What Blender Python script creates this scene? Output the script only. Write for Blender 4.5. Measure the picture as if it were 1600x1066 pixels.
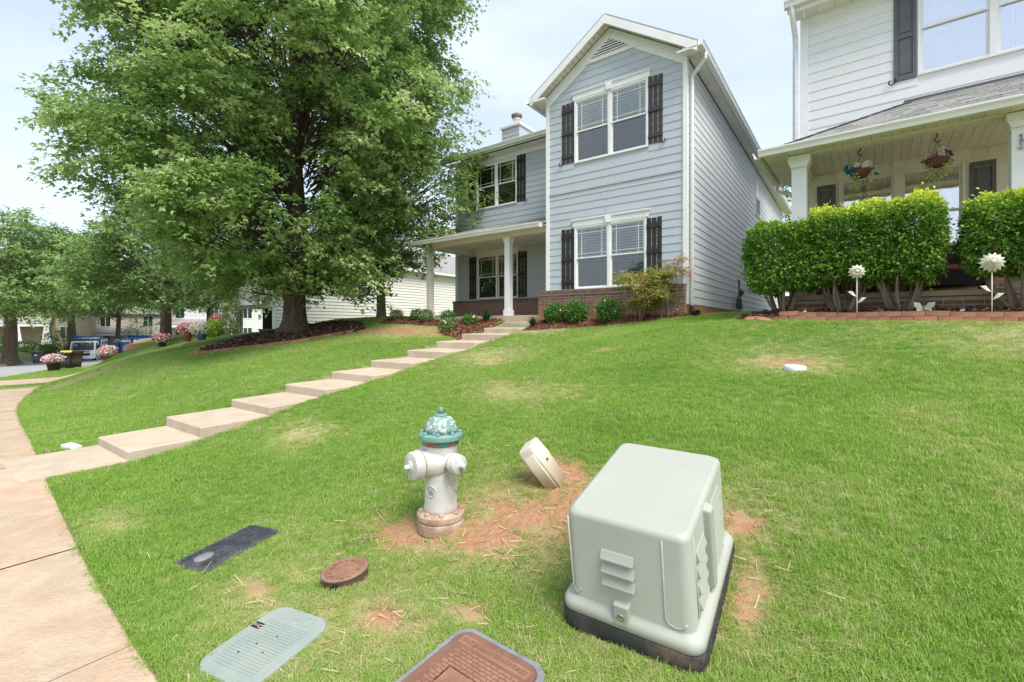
import bpy, bmesh, math, random
import numpy as np
from mathutils import Vector, Matrix
R=math.radians
random.seed(7); rng=np.random.default_rng(11)
for o in list(bpy.data.objects): bpy.data.objects.remove(o)
scn=bpy.context.scene; COL=scn.collection
# ------------------------------------------------------------ camera / world / sun / exposure
cam_d=bpy.data.cameras.new('camera'); cam=bpy.data.objects.new('camera',cam_d); COL.objects.link(cam); scn.camera=cam
cam_d.sensor_width=36; cam_d.lens=725/1600*36; cam_d.shift_y=-21/1600.
cam_d.clip_start=.05; cam_d.clip_end=3000
cam.location=(0,0,0); cam.rotation_euler=(R(90),0,0)
SUN_EL,SUN_AZ=R(58),R(150)      # azimuth measured clockwise from +Y
w=bpy.data.worlds.new('World'); scn.world=w; w.use_nodes=True
nt=w.node_tree; N=nt.nodes; L=nt.links; N.clear()
out=N.new('ShaderNodeOutputWorld'); bg=N.new('ShaderNodeBackground'); L.new(bg.outputs[0],out.inputs[0])
sky=N.new('ShaderNodeTexSky'); sky.sky_type='NISHITA'; sky.sun_disc=False; sky.sun_elevation=SUN_EL; sky.sun_rotation=SUN_AZ
sky.air_density=1.0; sky.dust_density=1.5; sky.ozone_density=1.0
tc=N.new('ShaderNodeTexCoord'); mp=N.new('ShaderNodeMapping'); mp.inputs['Scale'].default_value=(1.1,1.1,3.6)
nz=N.new('ShaderNodeTexNoise'); nz.inputs['Scale'].default_value=1.6; nz.inputs['Detail'].default_value=5; nz.inputs['Roughness'].default_value=.5
cr=N.new('ShaderNodeValToRGB'); cr.color_ramp.elements[0].position=.30; cr.color_ramp.elements[0].color=(.45,.45,.45,1)
cr.color_ramp.elements[1].position=.72; cr.color_ramp.elements[1].color=(.95,.95,.95,1)
mx=N.new('ShaderNodeMix'); mx.data_type='RGBA'
L.new(tc.outputs['Generated'],mp.inputs[0]); L.new(mp.outputs[0],nz.inputs['Vector']); L.new(nz.outputs['Fac'],cr.inputs[0])
L.new(cr.outputs[0],mx.inputs[0]); L.new(sky.outputs[0],mx.inputs[6]); mx.inputs[7].default_value=(3.65,4.0,4.65,1)
L.new(mx.outputs[2],bg.inputs[0]); bg.inputs[1].default_value=.15
sd=bpy.data.lights.new('sun','SUN'); so=bpy.data.objects.new('sun',sd); COL.objects.link(so)
sd.energy=2.7; sd.angle=R(32); sd.color=(1,.955,.88)
dv=Vector((math.sin(SUN_AZ)*math.cos(SUN_EL),math.cos(SUN_AZ)*math.cos(SUN_EL),math.sin(SUN_EL)))
so.rotation_euler=dv.to_track_quat('Z','Y').to_euler(); so.location=(10,-10,30)
scn.view_settings.view_transform='Standard'; scn.view_settings.look='None'; scn.view_settings.exposure=.90; scn.view_settings.gamma=1
scn.view_settings.use_curve_mapping=False
scn.render.engine='CYCLES'; scn.cycles.max_bounces=8; scn.cycles.transparent_max_bounces=24

# ------------------------------------------------------------ frames and terrain
TH=math.atan(532/725.); VV=(math.sin(TH),math.cos(TH)); UU=(math.cos(TH),-math.sin(TH)); CC=(3.752,10.0)
ROT=-TH
def W(s,t,z=0): return Vector((CC[0]-s*UU[0]+t*VV[0],CC[1]-s*UU[1]+t*VV[1],z))
def WA(s,t): return CC[0]-s*UU[0]+t*VV[0],CC[1]-s*UU[1]+t*VV[1]
def ST(X,Y):
    dx=X-CC[0];dy=Y-CC[1]; return -(dx*UU[0]+dy*UU[1]),dx*VV[0]+dy*VV[1]
TS=[-400,-60,-10,0,11.5,18.6,28,36.5,54,67.7,100,400];TT=[-11.9,-11.9,-11.9,-11.9,-10.9,-9.5,-7.1,-4.1,3.2,9.6,25,170]
_sx=np.linspace(-60,110,1701);_tt=np.interp(_sx,TS,TT);_k=np.exp(-.5*(np.arange(-45,46)/15.)**2);_k/=_k.sum()
_tt=np.convolve(np.pad(_tt,45,mode='edge'),_k,'valid')
def tn(s):
    s=np.asarray(s,float);return np.where((s>-60)&(s<108),np.interp(s,_sx,_tt),np.interp(s,TS,TT))
def ss(a,b,x):
    x=np.clip((x-a)/(b-a),0,1);return x*x*(3-2*x)
def street(s,t):
    d=np.hypot(s+3,t+10)
    return -1.53-.033*np.minimum(np.maximum(0,d-9),62)
def terrain(s,t):
    s=np.asarray(s,float);t=np.asarray(t,float)
    te=tn(s)+2.3;zs=street(s,t)
    zw=np.interp(t,[-60,-9.35,-8.63,-.9,0,1.2,20,60],[-1.53,-1.53,-1.47,-.08,.2,.3,.85,1.2])
    A=np.interp(t,[-9.6,-8.3,-4.6,-2.4,-1,0,1.5],[0,.08,.24,.47,.30,.1,.0])
    zw=zw+A*ss(2.6,-2.2,s)
    zw=zw+.08*ss(6,11,s)*ss(-6,-2,t)
    d=t-te
    far=zs+np.where(s>16,np.minimum(.28*np.maximum(0,d),1.5),.03*np.clip(d,0,40))
    m=ss(-.02,2.8,d)*(1-ss(13.4,20.5,s+.12*np.minimum(t+4,3)))
    z=far*(1-m)+zw*m
    z=z+.6*np.exp(-((s-31)/6)**2-((t+.6)/2.2)**2)*ss(0,1.2,d)
    df=(tn(s)-8)-t
    return z+np.clip(.15*df,0,1.6)
def TZ(s,t): return float(terrain(s,t))
def TZW(X,Y): return TZ(*ST(X,Y))

# ------------------------------------------------------------ helpers
def tag(o,label=None,cat=None,group=None,kind=None):
    if label:o['label']=label
    if cat:o['category']=cat
    if group:o['group']=group
    if kind:o['kind']=kind
    return o
def empty(name,label,cat,loc=(0,0,0),rz=0,group=None,sc=1):
    o=bpy.data.objects.new(name,None); COL.objects.link(o); o.location=loc; o.rotation_euler=(0,0,rz); o.scale=(sc,sc,sc)
    o.empty_display_size=.1
    return tag(o,label,cat,group)
def link(name,me,parent=None,loc=None,rot=None,scale=None):
    o=bpy.data.objects.new(name,me); COL.objects.link(o)
    if parent is not None:o.parent=parent
    if loc is not None:o.location=loc
    if rot is not None:o.rotation_euler=rot
    if scale is not None:o.scale=scale
    return o
def copy_tree(o,parent=None):
    c=o.copy(); COL.objects.link(c)
    if parent is not None:c.parent=parent
    for ch in list(o.children): copy_tree(ch,c)
    return c
class MB:
    def __init__(s): s.v=[];s.f=[];s.sm=[]
    def add(s,vs,fs,smooth=False):
        n=len(s.v); s.v+= [tuple(p) for p in vs]; s.f+=[tuple(i+n for i in f) for f in fs]; s.sm+=[smooth]*len(fs); return s
    def box(s,x0,x1,y0,y1,z0,z1,M=None):
        vs=[(x,y,z) for z in(z0,z1) for y in(y0,y1) for x in(x0,x1)]
        if M is not None: vs=[M@Vector(p) for p in vs]
        return s.add(vs,[(0,2,3,1),(4,5,7,6),(0,1,5,4),(2,6,7,3),(0,4,6,2),(1,3,7,5)])
    def prism(s,poly,a,b,ax='y'):
        n=len(poly)
        def P(p,d): return (p[0],d,p[1]) if ax=='y' else ((d,p[0],p[1]) if ax=='x' else (p[0],p[1],d))
        vs=[P(p,a) for p in poly]+[P(p,b) for p in poly]
        return s.add(vs,[tuple(range(n)),tuple(range(2*n-1,n-1,-1))]+[(i,i+n,(i+1)%n+n,(i+1)%n) for i in range(n)])
    def tube(s,pts,rad,seg=8,cap=True):
        pts=[Vector(p) for p in pts]; n=len(pts)
        if not hasattr(rad,'__len__'): rad=[rad]*n
        vs=[];fs=[];up=None
        for i,p in enumerate(pts):
            d=(pts[min(i+1,n-1)]-pts[max(i-1,0)]); d=d.normalized() if d.length>1e-9 else Vector((0,0,1))
            if up is None: up=Vector((1,0,0)) if abs(d.x)<.9 else Vector((0,1,0))
            a=(up-d*up.dot(d)).normalized(); b=d.cross(a); up=a
            for k in range(seg):
                th=2*math.pi*k/seg; vs.append(p+(a*math.cos(th)+b*math.sin(th))*rad[i])
        for i in range(n-1):
            for k in range(seg):
                k2=(k+1)%seg; fs.append((i*seg+k,i*seg+k2,(i+1)*seg+k2,(i+1)*seg+k))
        s.add(vs,fs,True)
        if cap:
            m=len(s.v)-len(vs)
            s.f+=[tuple(m+k for k in range(seg-1,-1,-1)),tuple(m+(n-1)*seg+k for k in range(seg))]; s.sm+=[False,False]
        return s
    def lathe(s,prof,seg=24,M=None,smooth=True,sx=1,sy=1):
        vs=[];fs=[];n=len(prof)
        for r,z in prof:
            for k in range(seg):
                th=2*math.pi*k/seg; p=Vector((r*math.cos(th)*sx,r*math.sin(th)*sy,z)); vs.append(M@p if M is not None else p)
        for i in range(n-1):
            for k in range(seg):
                k2=(k+1)%seg; fs.append((i*seg+k,i*seg+k2,(i+1)*seg+k2,(i+1)*seg+k))
        s.add(vs,fs,smooth); m=len(s.v)-len(vs)
        s.f+=[tuple(m+k for k in range(seg-1,-1,-1)),tuple(m+(n-1)*seg+k for k in range(seg))]; s.sm+=[False,False]
        return s
    def mesh(s,name,mat=None,off=(0,0,0)):
        me=bpy.data.meshes.new(name)
        if off!=(0,0,0): s.v=[(a+off[0],b+off[1],c+off[2]) for a,b,c in s.v]
        me.from_pydata(s.v,[],s.f); me.polygons.foreach_set('use_smooth',s.sm)
        if mat: me.materials.append(mat)
        me.update(); return me
    def build(s,name,mat,parent=None,bevel=0,loc=None,rot=None,seg=2,kind=None,label=None):
        o=link(name,s.mesh(name,mat),parent,loc,rot)
        if bevel:
            b=o.modifiers.new('bevel','BEVEL'); b.width=bevel; b.segments=seg; b.limit_method='ANGLE'; b.angle_limit=R(40)
        if kind:o['kind']=kind
        if label:o['label']=label
        return o
def npmesh(name,v,f,mat=None,attrs=None,smooth=False):
    me=bpy.data.meshes.new(name); v=np.ascontiguousarray(v,np.float32); f=np.ascontiguousarray(f,np.int32); k=f.shape[1]
    me.vertices.add(len(v)); me.vertices.foreach_set('co',v.ravel())
    me.loops.add(f.size); me.loops.foreach_set('vertex_index',f.ravel())
    me.polygons.add(len(f)); me.polygons.foreach_set('loop_start',np.arange(0,f.size,k,dtype=np.int32))
    me.polygons.foreach_set('loop_total',np.full(len(f),k,np.int32))
    me.polygons.foreach_set('use_smooth',np.full(len(f),smooth))
    if attrs:
        for nme,(dom,arr) in attrs.items():
            a=me.attributes.new(nme,'FLOAT',dom); a.data.foreach_set('value',np.ascontiguousarray(arr,np.float32).ravel())
    if mat: me.materials.append(mat)
    me.update(calc_edges=True); return me

# ------------------------------------------------------------ materials
def c4(c): return (c[0],c[1],c[2],1)
def M(name,col,col2=None,rough=.6,scale=4,bump=.0,bscale=60,metal=0,spec=.35,objrand=0,detail=4,contrast=.5,coord='Object',mapscale=(1,1,1),extra=None):
    m=bpy.data.materials.new(name); m.use_nodes=True; nt=m.node_tree; N=nt.nodes; L=nt.links; p=N['Principled BSDF']
    p.inputs['Roughness'].default_value=rough; p.inputs['Metallic'].default_value=metal; p.inputs['Specular IOR Level'].default_value=spec
    tc=N.new('ShaderNodeTexCoord'); mp=N.new('ShaderNodeMapping'); mp.inputs['Scale'].default_value=mapscale; L.new(tc.outputs[coord],mp.inputs[0])
    src=mp.outputs[0]
    if col2 is None: col2=tuple(c*.82 for c in col)
    nz=N.new('ShaderNodeTexNoise'); nz.inputs['Scale'].default_value=scale; nz.inputs['Detail'].default_value=detail; nz.inputs['Roughness'].default_value=.62; L.new(src,nz.inputs['Vector'])
    r=N.new('ShaderNodeValToRGB'); r.color_ramp.elements[0].position=.5-contrast/2*.6; r.color_ramp.elements[1].position=.5+contrast/2*.6
    r.color_ramp.elements[0].color=c4(col2); r.color_ramp.elements[1].color=c4(col); L.new(nz.outputs['Fac'],r.inputs[0]); c=r.outputs[0]
    if objrand:
        oi=N.new('ShaderNodeObjectInfo'); mr=N.new('ShaderNodeMapRange'); mr.inputs[3].default_value=1-objrand; mr.inputs[4].default_value=1+objrand
        L.new(oi.outputs['Random'],mr.inputs[0]); vm=N.new('ShaderNodeVectorMath'); vm.operation='SCALE'; L.new(c,vm.inputs[0]); L.new(mr.outputs[0],vm.inputs['Scale']); c=vm.outputs[0]
    if extra: c=extra(m,N,L,src,c,tc)
    L.new(c,p.inputs['Base Color'])
    if bump:
        n2=N.new('ShaderNodeTexNoise'); n2.inputs['Scale'].default_value=bscale; n2.inputs['Detail'].default_value=5; L.new(src,n2.inputs['Vector'])
        b=N.new('ShaderNodeBump'); b.inputs['Strength'].default_value=bump; b.inputs['Distance'].default_value=.01; L.new(n2.outputs['Fac'],b.inputs['Height']); L.new(b.outputs[0],p.inputs['Normal'])
    return m
def mixc(N,L,fac,a,b):
    x=N.new('ShaderNodeMix'); x.data_type='RGBA'
    if hasattr(fac,'name') and not isinstance(fac,float): L.new(fac,x.inputs[0])
    else: x.inputs[0].default_value=fac
    for i,q in((6,a),(7,b)):
        if isinstance(q,tuple): x.inputs[i].default_value=c4(q)
        else: L.new(q,x.inputs[i])
    return x.outputs[2]
def noise_mask(N,L,src,scale,lo,hi,detail=5):
    n=N.new('ShaderNodeTexNoise'); n.inputs['Scale'].default_value=scale; n.inputs['Detail'].default_value=detail; n.inputs['Roughness'].default_value=.65; L.new(src,n.inputs['Vector'])
    mr=N.new('ShaderNodeMapRange'); mr.inputs[1].default_value=lo; mr.inputs[2].default_value=hi; L.new(n.outputs['Fac'],mr.inputs[0]); return mr.outputs[0]
def zmask(N,L,src,a,b,axis='Z'):
    sp=N.new('ShaderNodeSeparateXYZ'); L.new(src,sp.inputs[0]); mr=N.new('ShaderNodeMapRange'); mr.inputs[1].default_value=a; mr.inputs[2].default_value=b; L.new(sp.outputs[axis],mr.inputs[0]); return mr.outputs[0]
def mul(N,L,a,b):
    m=N.new('ShaderNodeMath'); m.operation='MULTIPLY'
    for i,q in enumerate((a,b)):
        if isinstance(q,(int,float)): m.inputs[i].default_value=q
        else: L.new(q,m.inputs[i])
    return m.outputs[0]
def leafmat(name,cols,rough=.45,transl=.3,inst=False,spec=.3):
    m=bpy.data.materials.new(name); m.use_nodes=True; nt=m.node_tree; N=nt.nodes; L=nt.links; p=N['Principled BSDF']; o=N['Material Output']
    a=N.new('ShaderNodeAttribute'); a.attribute_name='rnd'
    if inst: a.attribute_type='INSTANCER'
    r=N.new('ShaderNodeValToRGB'); e=r.color_ramp.elements
    while len(e)<len(cols): e.new(.5)
    for i,c in enumerate(cols): e[i].position=i/(len(cols)-1); e[i].color=c4(c)
    L.new(a.outputs['Fac'],r.inputs[0]); L.new(r.outputs[0],p.inputs['Base Color']); p.inputs['Roughness'].default_value=rough; p.inputs['Specular IOR Level'].default_value=spec
    t=N.new('ShaderNodeBsdfTranslucent'); g=N.new('ShaderNodeHueSaturation'); g.inputs['Value'].default_value=1.25; g.inputs['Saturation'].default_value=1.05; L.new(r.outputs[0],g.inputs['Color']); L.new(g.outputs[0],t.inputs[0])
    mx=N.new('ShaderNodeMixShader'); mx.inputs[0].default_value=transl; L.new(p.outputs[0],mx.inputs[1]); L.new(t.outputs[0],mx.inputs[2]); L.new(mx.outputs[0],o.inputs[0])
    return m
def glassmat(name,tint=(.9,.95,.93),refl=.12,rough=.02):
    m=bpy.data.materials.new(name); m.use_nodes=True; nt=m.node_tree; N=nt.nodes; L=nt.links; o=N['Material Output']; N.remove(N['Principled BSDF'])
    t=N.new('ShaderNodeBsdfTransparent'); t.inputs[0].default_value=c4(tint); g=N.new('ShaderNodeBsdfGlossy'); g.inputs['Roughness'].default_value=rough; g.inputs[0].default_value=(1,1,1,1)
    fr=N.new('ShaderNodeFresnel'); fr.inputs[0].default_value=1.52; ma=N.new('ShaderNodeMath'); ma.operation='MULTIPLY_ADD'; ma.inputs[1].default_value=1.3; ma.inputs[2].default_value=refl; ma.use_clamp=True
    L.new(fr.outputs[0],ma.inputs[0]); mx=N.new('ShaderNodeMixShader'); L.new(ma.outputs[0],mx.inputs[0]); L.new(t.outputs[0],mx.inputs[1]); L.new(g.outputs[0],mx.inputs[2]); L.new(mx.outputs[0],o.inputs[0])
    # ripple so the reflection is not a perfect mirror
    tc=N.new('ShaderNodeTexCoord'); n=N.new('ShaderNodeTexNoise'); n.inputs['Scale'].default_value=2.5; L.new(tc.outputs['Object'],n.inputs['Vector']); b=N.new('ShaderNodeBump'); b.inputs['Strength'].default_value=.06; b.inputs['Distance'].default_value=.05; L.new(n.outputs['Fac'],b.inputs['Height']); L.new(b.outputs[0],g.inputs['Normal'])
    return m
def stain_low(z0,z1,col,sc=6):
    def f(m,N,L,src,c,tc):
        mk=zmask(N,L,src,z1,z0); n=noise_mask(N,L,src,sc,.3,.7); x=N.new('ShaderNodeMath'); x.operation='MULTIPLY_ADD'; L.new(mk,x.inputs[0]); x.inputs[1].default_value=.75; L.new(mul(N,L,mul(N,L,mk,n),.6),x.inputs[2]); x.use_clamp=True
        return mixc(N,L,x.outputs[0],c,col)
    return f
def weather(col,scale=1.2,lo=.45,hi=.75,amt=.5,mapz=.25):
    def f(m,N,L,src,c,tc):
        mp=N.new('ShaderNodeMapping'); mp.inputs['Scale'].default_value=(1,1,mapz); L.new(src,mp.inputs[0])
        return mixc(N,L,mul(N,L,noise_mask(N,L,mp.outputs[0],scale,lo,hi),amt),c,col)
    return f
RED=(.42,.17,.07)
m_side=M('blue_siding',(.46,.50,.54),(.435,.475,.515),rough=.7,bump=.12,bscale=70,mapscale=(1,1,6),spec=.2,objrand=.02,extra=weather((.49,.53,.55),1.2,.45,.8,.5))
m_sideR=M('lit_side_siding',(.66,.68,.695),(.63,.65,.665),rough=.7,bump=.15,bscale=60,mapscale=(1,1,6),spec=.2,objrand=.015,extra=stain_low(.55,1.15,(.62,.42,.28)))  # brighter light on the side wall is put into a paler siding colour
m_trim=M('white_trim',(.80,.80,.79),(.75,.75,.73),rough=.5,scale=3,bump=.05)
m_trim2=M('cream_trim',(.74,.70,.64),(.68,.64,.57),rough=.5,scale=3,bump=.05)
m_sof=M('soffit',(.74,.72,.66),(.66,.63,.55),rough=.55,scale=2,objrand=.04)
m_sof2=M('tan_soffit',(.72,.67,.60),(.65,.60,.53),rough=.55,scale=2,objrand=.05)
m_gut=M('gutter_paint',(.78,.78,.76),(.66,.66,.63),rough=.35,scale=5,spec=.5,mapscale=(.3,.3,3))
m_gut2=M('old_gutter_paint',(.76,.75,.73),(.66,.64,.57),rough=.4,scale=5,spec=.5,mapscale=(.3,.3,3))
m_shutB=M('brown_black_shutter',(.035,.028,.028),(.022,.018,.018),rough=.5,scale=8,mapscale=(6,6,1),bump=.1)
m_shutF=M('faded_shutter',(.062,.054,.055),(.042,.036,.037),rough=.6,scale=6,mapscale=(6,6,1),bump=.1)
m_shutG=M('grey_shutter',(.115,.12,.13),(.10,.10,.11),rough=.5,scale=4)
m_hook=M('black_iron',(.015,.015,.016),rough=.45)
m_whiteS=M('white_siding',(.76,.76,.755),(.72,.72,.715),rough=.65,bump=.12,bscale=60,mapscale=(1,1,6),spec=.2,objrand=.015)
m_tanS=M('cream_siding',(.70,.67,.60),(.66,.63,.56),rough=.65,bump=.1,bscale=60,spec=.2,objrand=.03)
m_creamH=M('neighbour_siding',(.76,.74,.67),(.73,.71,.64),rough=.7,spec=.2)
m_dark=M('dark_room',(.016,.017,.017),rough=.9)
m_room=M('dim_wall',(.10,.10,.09),rough=.9)
m_blind=M('blind_slats',(.78,.81,.68),(.72,.75,.62),rough=.6)
m_skyrefl=M('reflected_sky_white',(.88,.87,.84),(.80,.79,.76),rough=.8,scale=1.0)  # white that stands in for bright sky reflected in windows
m_glass=glassmat('window_glass',(.90,.95,.92),.05)
m_glassS=glassmat('screened_glass',(.58,.60,.60),.05,.04)
m_glassM=glassmat('bright_glass',(.95,.97,.97),.45)
def brickx(m,N,L,src,c,tc): return mixc(N,L,mul(N,L,noise_mask(N,L,tc.outputs['Object'],25,.5,.75),.35),c,(.36,.30,.25))
m_brick=M('brown_brick',(.27,.145,.10),(.17,.10,.075),rough=.85,scale=9,bump=.5,bscale=90,objrand=.28,extra=brickx)
m_brickC=M('cap_brick',(.21,.12,.085),(.14,.08,.06),rough=.85,scale=9,bump=.5,bscale=90,objrand=.22,extra=brickx)
def brickstain(m,N,L,src,c,tc):
    g=N.new('ShaderNodeNewGeometry'); return mixc(N,L,mul(N,L,zmask(N,L,g.outputs['Position'],.60,.22),.75),c,(.44,.19,.09))
m_brickL=M('clay_splashed_brick',(.235,.125,.085),(.15,.085,.062),rough=.85,scale=9,bump=.5,bscale=90,objrand=.2,extra=brickstain)
m_mort=M('mortar',(.52,.47,.41),(.42,.37,.32),rough=.95,scale=12,bump=.4,bscale=80)
m_edge=M('edging_brick',(.40,.17,.10),(.30,.13,.085),rough=.85,scale=9,bump=.4,bscale=70,objrand=.18,extra=weather((.42,.30,.22),7,.5,.75,.5,1))
m_found=M('clay_stained_foundation',(.45,.22,.11),(.36,.16,.08),rough=.9,scale=3,bump=.2,bscale=40)
def concx(m,N,L,src,c,tc):
    c=mixc(N,L,mul(N,L,noise_mask(N,L,src,1.3,.42,.72),.65),c,(.44,.27,.165)); return mixc(N,L,mul(N,L,noise_mask(N,L,src,38,.56,.72,3),.30),c,(.26,.21,.17))
m_conc=M('sidewalk_concrete',(.50,.395,.285),(.40,.31,.22),rough=.9,scale=5,bump=.9,bscale=55,objrand=.05,extra=concx)
m_step=M('step_concrete',(.52,.44,.335),(.44,.36,.265),rough=.9,scale=3,bump=.6,bscale=70,objrand=.05,extra=lambda m,N,L,src,c,tc: mixc(N,L,mul(N,L,noise_mask(N,L,src,2.2,.5,.8),.4),mixc(N,L,mul(N,L,noise_mask(N,L,src,40,.56,.72,3),.3),c,(.28,.22,.17)),(.38,.27,.18)))
m_kerb=M('kerb_concrete',(.46,.42,.36),(.36,.33,.28),rough=.9,scale=4,bump=.4,bscale=40)
m_asph=M('asphalt',(.30,.30,.305),(.25,.25,.255),rough=.92,scale=1.5,bump=.5,bscale=60,extra=weather((.36,.355,.35),.3,.4,.7,.6,1))
def shinx(m,N,L,src,c,tc): return mixc(N,L,noise_mask(N,L,tc.outputs['Object'],90,.42,.62,2),c,(.40,.385,.36))
m_shin=M('grey_shingle',(.25,.245,.235),(.17,.165,.16),rough=.95,scale=14,bump=.5,bscale=220,objrand=.16,extra=shinx)
m_bark=M('bark',(.16,.115,.082),(.065,.045,.034),rough=.95,scale=5,mapscale=(3.4,3.4,.5),bump=1,bscale=12,detail=8,extra=weather((.24,.21,.17),3,.52,.75,.5,.4))
m_bark2=M('grey_bark',(.26,.23,.19),(.15,.13,.105),rough=.95,scale=5,mapscale=(3,3,.6),bump=.8,bscale=14)
m_stem=M('shrub_wood',(.26,.20,.14),(.15,.115,.08),rough=.9,scale=8,mapscale=(3,3,1),bump=.5,bscale=30)
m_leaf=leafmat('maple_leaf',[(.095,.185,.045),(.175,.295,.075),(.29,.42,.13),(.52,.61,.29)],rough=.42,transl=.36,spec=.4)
m_leafY=leafmat('light_leaf',[(.13,.22,.06),(.21,.33,.09),(.34,.45,.16)],transl=.35)
m_leafB=leafmat('far_leaf',[(.11,.195,.06),(.19,.30,.09),(.30,.42,.15)],rough=.6,transl=.25)
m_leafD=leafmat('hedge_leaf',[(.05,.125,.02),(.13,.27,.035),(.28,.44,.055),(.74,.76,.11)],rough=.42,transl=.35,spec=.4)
m_leafS=leafmat('shrub_leaf',[(.05,.13,.025),(.11,.25,.04),(.22,.38,.08)],rough=.35,transl=.3,spec=.45)
m_leafN=leafmat('nandina_leaf',[(.11,.20,.04),(.26,.33,.07),(.42,.32,.10),(.50,.22,.13)],transl=.35)
m_blade=leafmat('strap_leaf',[(.02,.07,.03),(.05,.15,.05)],transl=.25)
m_pinkF=leafmat('pink_petals',[(.55,.08,.16),(.75,.30,.35),(.82,.62,.60)],transl=.3)
m_redF=leafmat('red_petals',[(.5,.02,.05),(.65,.04,.10),(.8,.35,.40)],transl=.3)
m_whiteF=leafmat('white_petals',[(.75,.68,.62),(.82,.80,.78)],transl=.25)
m_purpF=leafmat('purple_petals',[(.10,.05,.14),(.20,.10,.26)],transl=.2)
m_blueF=leafmat('teal_petals',[(.02,.16,.24),(.05,.30,.42)],transl=.2)
m_limeL=leafmat('lime_leaf',[(.30,.50,.03),(.50,.68,.05)],transl=.35)
m_orangeF=leafmat('orange_petals',[(.6,.22,.05),(.75,.45,.2)],transl=.3)
m_varL=leafmat('ivy_leaf',[(.12,.20,.05),(.45,.50,.16),(.62,.62,.35)],transl=.25)

# ------------------------------------------------------------ ground
CLAY=[(-1.35,-7.55,.30,.34),(-1.0,-7.95,.30,.22),(-2.5,-7.8,.08,.22),(-1.15,-7.62,.42,.34),(-.40,-8.15,.36,.18),(-1.3,-8.5,.12,.06),(-2.35,-7.3,.12,.12),(8.3,-1.25,1.7,.42),(6.2,-1.2,.6,.25),(-1.05,-7.2,.3,.2),(-.95,-8.75,.16,.09),(-.1,-9.0,.16,.06),(-2.5,-8.5,.16,.08),(3.66,-5.5,.07,3.4),(.25,-3.4,.25,.12),(2.2,-3.9,.2,.07),(1.2,-5.1,.2,.08),(-2.3,-4.2,.25,.10)]
DRY=[(-1.0,-8.7,1.6,.6),(-1.0,-7.9,1.1,.8),(-2.2,-7.6,.8,.7),(1.7,-9.2,.40,.16),(2.4,-7.3,.6,.35),(.5,-5.5,1.0,.5),(2.5,-3.5,1.2,.8),(-.6,-9.0,.9,.5),(-1.5,-8.7,.7,.4),(7.5,-1.3,3.5,.9),(-2.2,-4.2,.8,.4),(-5,-3,1.5,.8),(-4.5,-6.5,.8,.6),(-3,-1.6,1.6,.6),(3.4,-.95,.9,.5)]
def gmask(lst,s,t):
    m=np.zeros(np.shape(s))
    for a,b,ra,rb in lst: m=np.maximum(m,np.exp(-(((s-a)/ra)**2+((t-b)/rb)**2)*1.1))
    return m
def vnoise(s,t,sc,seed=0):
    s=s*sc+17.3*seed;t=t*sc-9.1*seed; i=np.floor(s).astype(int);j=np.floor(t).astype(int);fs=s-i;ft=t-j;fs=fs*fs*(3-2*fs);ft=ft*ft*(3-2*ft)
    def h(a,b): 
        x=np.sin(a*127.1+b*311.7+seed*74.7)*43758.5453; return x-np.floor(x)
    return (h(i,j)*(1-fs)+h(i+1,j)*fs)*(1-ft)+(h(i,j+1)*(1-fs)+h(i+1,j+1)*fs)*ft
def fbm(s,t,sc,seed=0): return .5*vnoise(s,t,sc,seed)+.3*vnoise(s,t,sc*2.1,seed+1)+.2*vnoise(s,t,sc*4.3,seed+2)
def grow(a,b,step,k=1.12,lim=400):
    r=[b];d=step
    while r[-1]<lim: d*=k; r.append(r[-1]+d)
    l=[a];d=step
    while l[-1]>-lim: d*=k; l.append(l[-1]-d)
    return l,r
sl,sr=grow(-10,17,.14); S=np.array(sorted(sl)+list(np.arange(-10+.14,17-.01,.14))+sr)
tl,tr=grow(-8.6,13.5,.14,1.13)
TAU=np.array(sorted([x for x in tl if x<-8.5])+[-8.16,-8.15,-4,-.3,-.02,0.0,.16,.5,.94,.95,1.4,2.0,2.29,2.30]+list(np.arange(2.4,13.5,.13))+tr)
SS,TA=np.meshgrid(S,TAU,indexing='ij'); TG=TA+tn(SS); ZG=terrain(SS,TG)
road=(TA>=-8.15)&(TA<=-.02); walk=(TA>=.945)&(TA<=2.295)&(SS<19.3)
ZG=np.where(road,ZG-.28,ZG); ZG=np.where(walk,ZG-.09,ZG)
lawnm=(TA>2.31)
ZG=ZG+np.where(lawnm,(fbm(SS,TG,.9,3)-.5)*.07+(fbm(SS,TG,4,5)-.5)*.02,0)*np.clip((TA-2.3)*2,0,1)
inwalk=(SS>3.66)&(SS<4.94)&(TG>-9.45)&(TG<.1); ZG=np.where(inwalk&(TG>-9.3),ZG-.10,ZG); 
mk=gmask([c for c in CLAY if c[2]<3],SS,TG); ZG=ZG-.018*np.where(np.abs(SS)<12,mk,0)
XG,YG=WA(SS,TG)
def ground_z(s,t):    # height of the finished lawn surface
    s=np.asarray(s,float);t=np.asarray(t,float); ta=t-tn(s); z=terrain(s,t)
    z=z+np.where(ta>2.31,(fbm(s,t,.9,3)-.5)*.07+(fbm(s,t,4,5)-.5)*.02,0)*np.clip((ta-2.3)*2,0,1)
    return z-.018*gmask(CLAY,s,t)
ns,ntt=SS.shape; idx=np.arange(ns*ntt).reshape(ns,ntt)
F=np.stack([idx[:-1,:-1],idx[:-1,1:],idx[1:,1:],idx[1:,:-1]],-1).reshape(-1,4)[:,::-1]
clayv=gmask(CLAY,SS,TG)*np.clip(.05+1.9*fbm(SS,TG,4,9),0,1.2); dryv=gmask(DRY,SS,TG)*np.clip(.2+1.4*fbm(SS,TG,1.5,4),0,1.2)
m_ground=M('lawn_soil',(.19,.22,.08),(.14,.16,.065),rough=.95,scale=30,bump=.8,bscale=80)
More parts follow.
